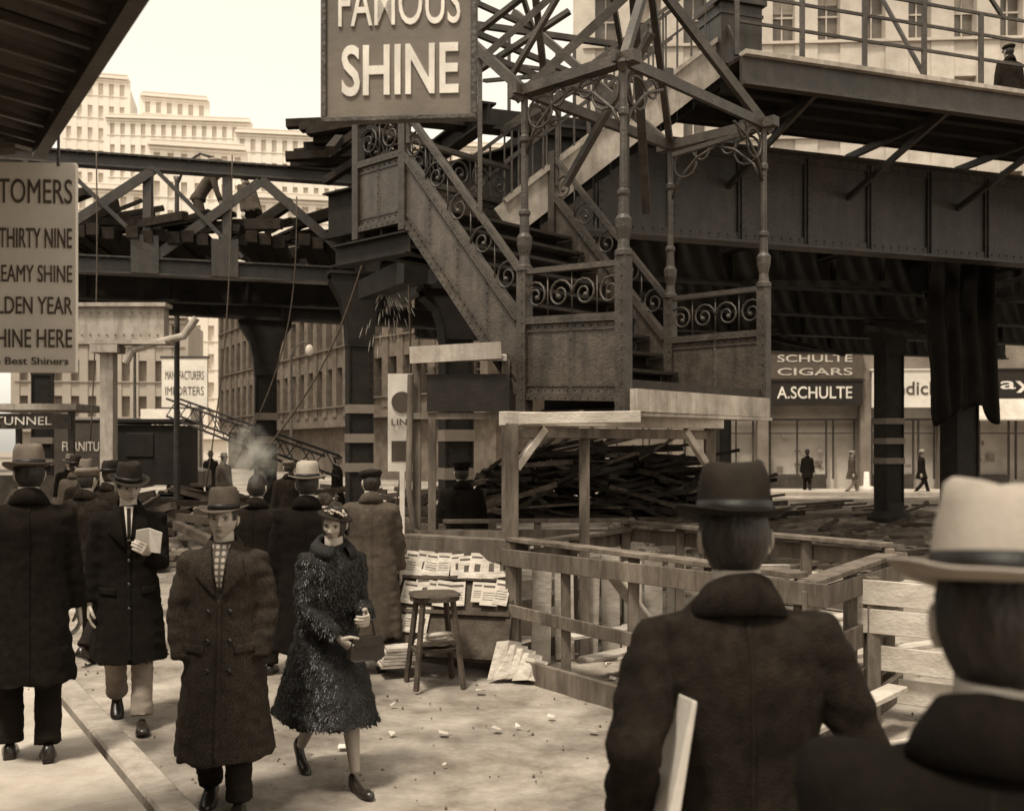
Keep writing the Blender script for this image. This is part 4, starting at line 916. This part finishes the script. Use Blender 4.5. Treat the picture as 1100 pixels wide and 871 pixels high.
shopsign('cigar_shop_sign',7.9,12.0,3.7,4.75,'signd','letter',['A.SCHULTE'],.5); shopsign('cigar_shop_fascia',7.9,12.0,4.85,6.0,'ink','shade',['SCHULTE','CIGARS'],.55)
shopsign('lunch_counter_sign',12.4,15.5,3.6,5.2,'signw','ink',['Nedick'],.35); shopsign('shop_sign',16.0,21,4.0,5.2,'signd','letter',['Mayer'],.55)
m=MB(); m.prism([at(16.1,.6,3.9),at(19.6,.6,3.9),at(19.6,2.0,3.0),at(16.1,2.0,3.0)],(0,0,.06)); m.obj('shop_canvas_awning','shade')
shopsign('restaurant_sign',.5,3.7,3.8,4.8,'ink','letter',['RESTAURANT'],.45); shopsign('haberdasher_sign',4.4,7.5,3.9,4.9,'shade','ink',['HATS'],.5)
m=MB(); m.obox(at(16,2.8,.06),dn,(36,3.4,.12)); m.obj('far_sidewalk','walk')
m=MB(); m.loft([sring((14.3,41.3,0),.25,.25,12),sring((14.3,41.3,.3),.28,.28,12),sring((14.3,41.3,.34),.12,.12,12),sring((14.3,41.3,.9),.1,.1,12)]); m.obj('street_refuse_can','white',None,True)
building('loft_building',(-26,92),(-9.2,62),3.8,15,18,3,'brick','glassl',.6,.66,14)
building('loft_building',(-9,61),(-1.2,52),4.2,14.5,8,3,'brick','glass',.6,.66,14)
building('row_house',(0,60),(8,59),4,17,7,4,'brick','glass',.5,.6,10)
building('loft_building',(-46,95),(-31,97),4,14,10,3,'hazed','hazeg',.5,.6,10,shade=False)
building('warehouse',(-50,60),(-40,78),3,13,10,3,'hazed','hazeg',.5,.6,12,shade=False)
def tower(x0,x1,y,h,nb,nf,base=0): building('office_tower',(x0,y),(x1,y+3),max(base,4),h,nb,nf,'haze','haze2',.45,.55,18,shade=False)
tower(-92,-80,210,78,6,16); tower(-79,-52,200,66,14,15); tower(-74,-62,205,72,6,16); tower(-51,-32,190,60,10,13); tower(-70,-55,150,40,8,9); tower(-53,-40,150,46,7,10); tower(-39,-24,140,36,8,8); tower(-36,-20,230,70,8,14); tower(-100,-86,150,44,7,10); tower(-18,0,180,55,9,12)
bb=empty('billboard'); m=MB(); m.box((-23,72,6.4),(3.2,.2,3.4)); 
m.obj('panel','signw',bb); m=MB(); m.box((-23,72,8.2),(3.4,.3,.15)); m.box((-23,72,4.6),(3.4,.3,.15)); m.cyl((-24,72.3,0),(-24,72.3,5),.1); m.cyl((-22,72.3,0),(-22,72.3,5),.1); m.obj('frame','steel',bb)
for i,t in enumerate(('MANUFACTURERS','IMPORTERS')): text(bb,'lettering_%d'%i,t,(-23,71.88,6.9-i*1.1),2.7,.6,'ink',offset=.0)
bb=empty('painted_wall_sign'); m=MB(); m.box((-22.3,66,3.4),(3.2,.2,1.9)); m.cyl((-23.5,66.2,0),(-23.5,66.2,3),.1); m.cyl((-21.2,66.2,0),(-21.2,66.2,3),.1); m.obj('panel','white',bb); text(bb,'lettering','J.G.& BRO',(-22.3,65.88,3.4),2.6,.7,'ink',offset=.02)
def lamp(x,y,h=5):
    r=empty('street_lamp',(x,y,0)); m=MB(); m.tube([(0,0,0),(0,0,.4),(0,0,.5),(0,0,h-.6),(0,0,h-.5)],[.16,.14,.07,.05,.08],10); m.tube([(0,0,h-.7),(.2,0,h-.2),(.5,0,h),(.8,0,h-.1)],.03,8); m.obj('post','steel',r,True); m=MB(); m.ell((.8,0,h-.35),(.18,.18,.25),12,8); m.obj('globe','shade',r,True)
lamp(-9.7,45,6.5); lamp(-14,38,6.5); lamp(-7.2,22,8.2)
flush()
fit_text()
# ------------------------------------------------------------ light, sky, camera
w=bpy.data.worlds.new('World'); scene.world=w; w.use_nodes=True; N=w.node_tree.nodes; L=w.node_tree.links; bg=N['Background']
sky=N.new('ShaderNodeTexSky'); sky.sky_type='NISHITA'; sky.sun_disc=False; sky.sun_elevation=math.radians(64); sky.sun_rotation=math.radians(-149); sky.dust_density=4; sky.air_density=1.2
bw_=N.new('ShaderNodeRGBToBW'); L.new(sky.outputs[0],bw_.inputs[0]); pw=N.new('ShaderNodeMath'); pw.operation='POWER'; pw.inputs[1].default_value=.35; L.new(bw_.outputs[0],pw.inputs[0])
ml=N.new('ShaderNodeMath'); ml.operation='MULTIPLY'; ml.inputs[1].default_value=8.2; L.new(pw.outputs[0],ml.inputs[0])
cb2=N.new('ShaderNodeCombineColor'); 
for i,k in enumerate((1.0,.93,.79)):
    q=N.new('ShaderNodeMath'); q.operation='MULTIPLY'; q.inputs[1].default_value=k; L.new(ml.outputs[0],q.inputs[0]); L.new(q.outputs[0],cb2.inputs[i])
L.new(cb2.outputs[0],bg.inputs['Color']); bg.inputs['Strength'].default_value=.1
sd=V((-.22,-.37,.90)).normalized()
su=bpy.data.lights.new('sun','SUN'); su.energy=4.2; su.angle=math.radians(9); su.color=(1,.93,.80); so=bpy.data.objects.new('sun',su); col.objects.link(so); so.rotation_euler=sd.to_track_quat('Z','Y').to_euler()
cam=bpy.data.cameras.new('camera'); co=bpy.data.objects.new('camera',cam); col.objects.link(co); co.location=(0,0,1.9); co.rotation_euler=(math.pi/2,0,0)
cam.lens=36; cam.sensor_width=36; cam.shift_y=.0405; cam.clip_end=2000; cam.clip_start=.05; cam.dof.use_dof=True; cam.dof.focus_distance=7.5; cam.dof.aperture_fstop=3.6
scene.camera=co
scene.view_settings.view_transform='Standard'; scene.view_settings.look='None'; scene.view_settings.exposure=0
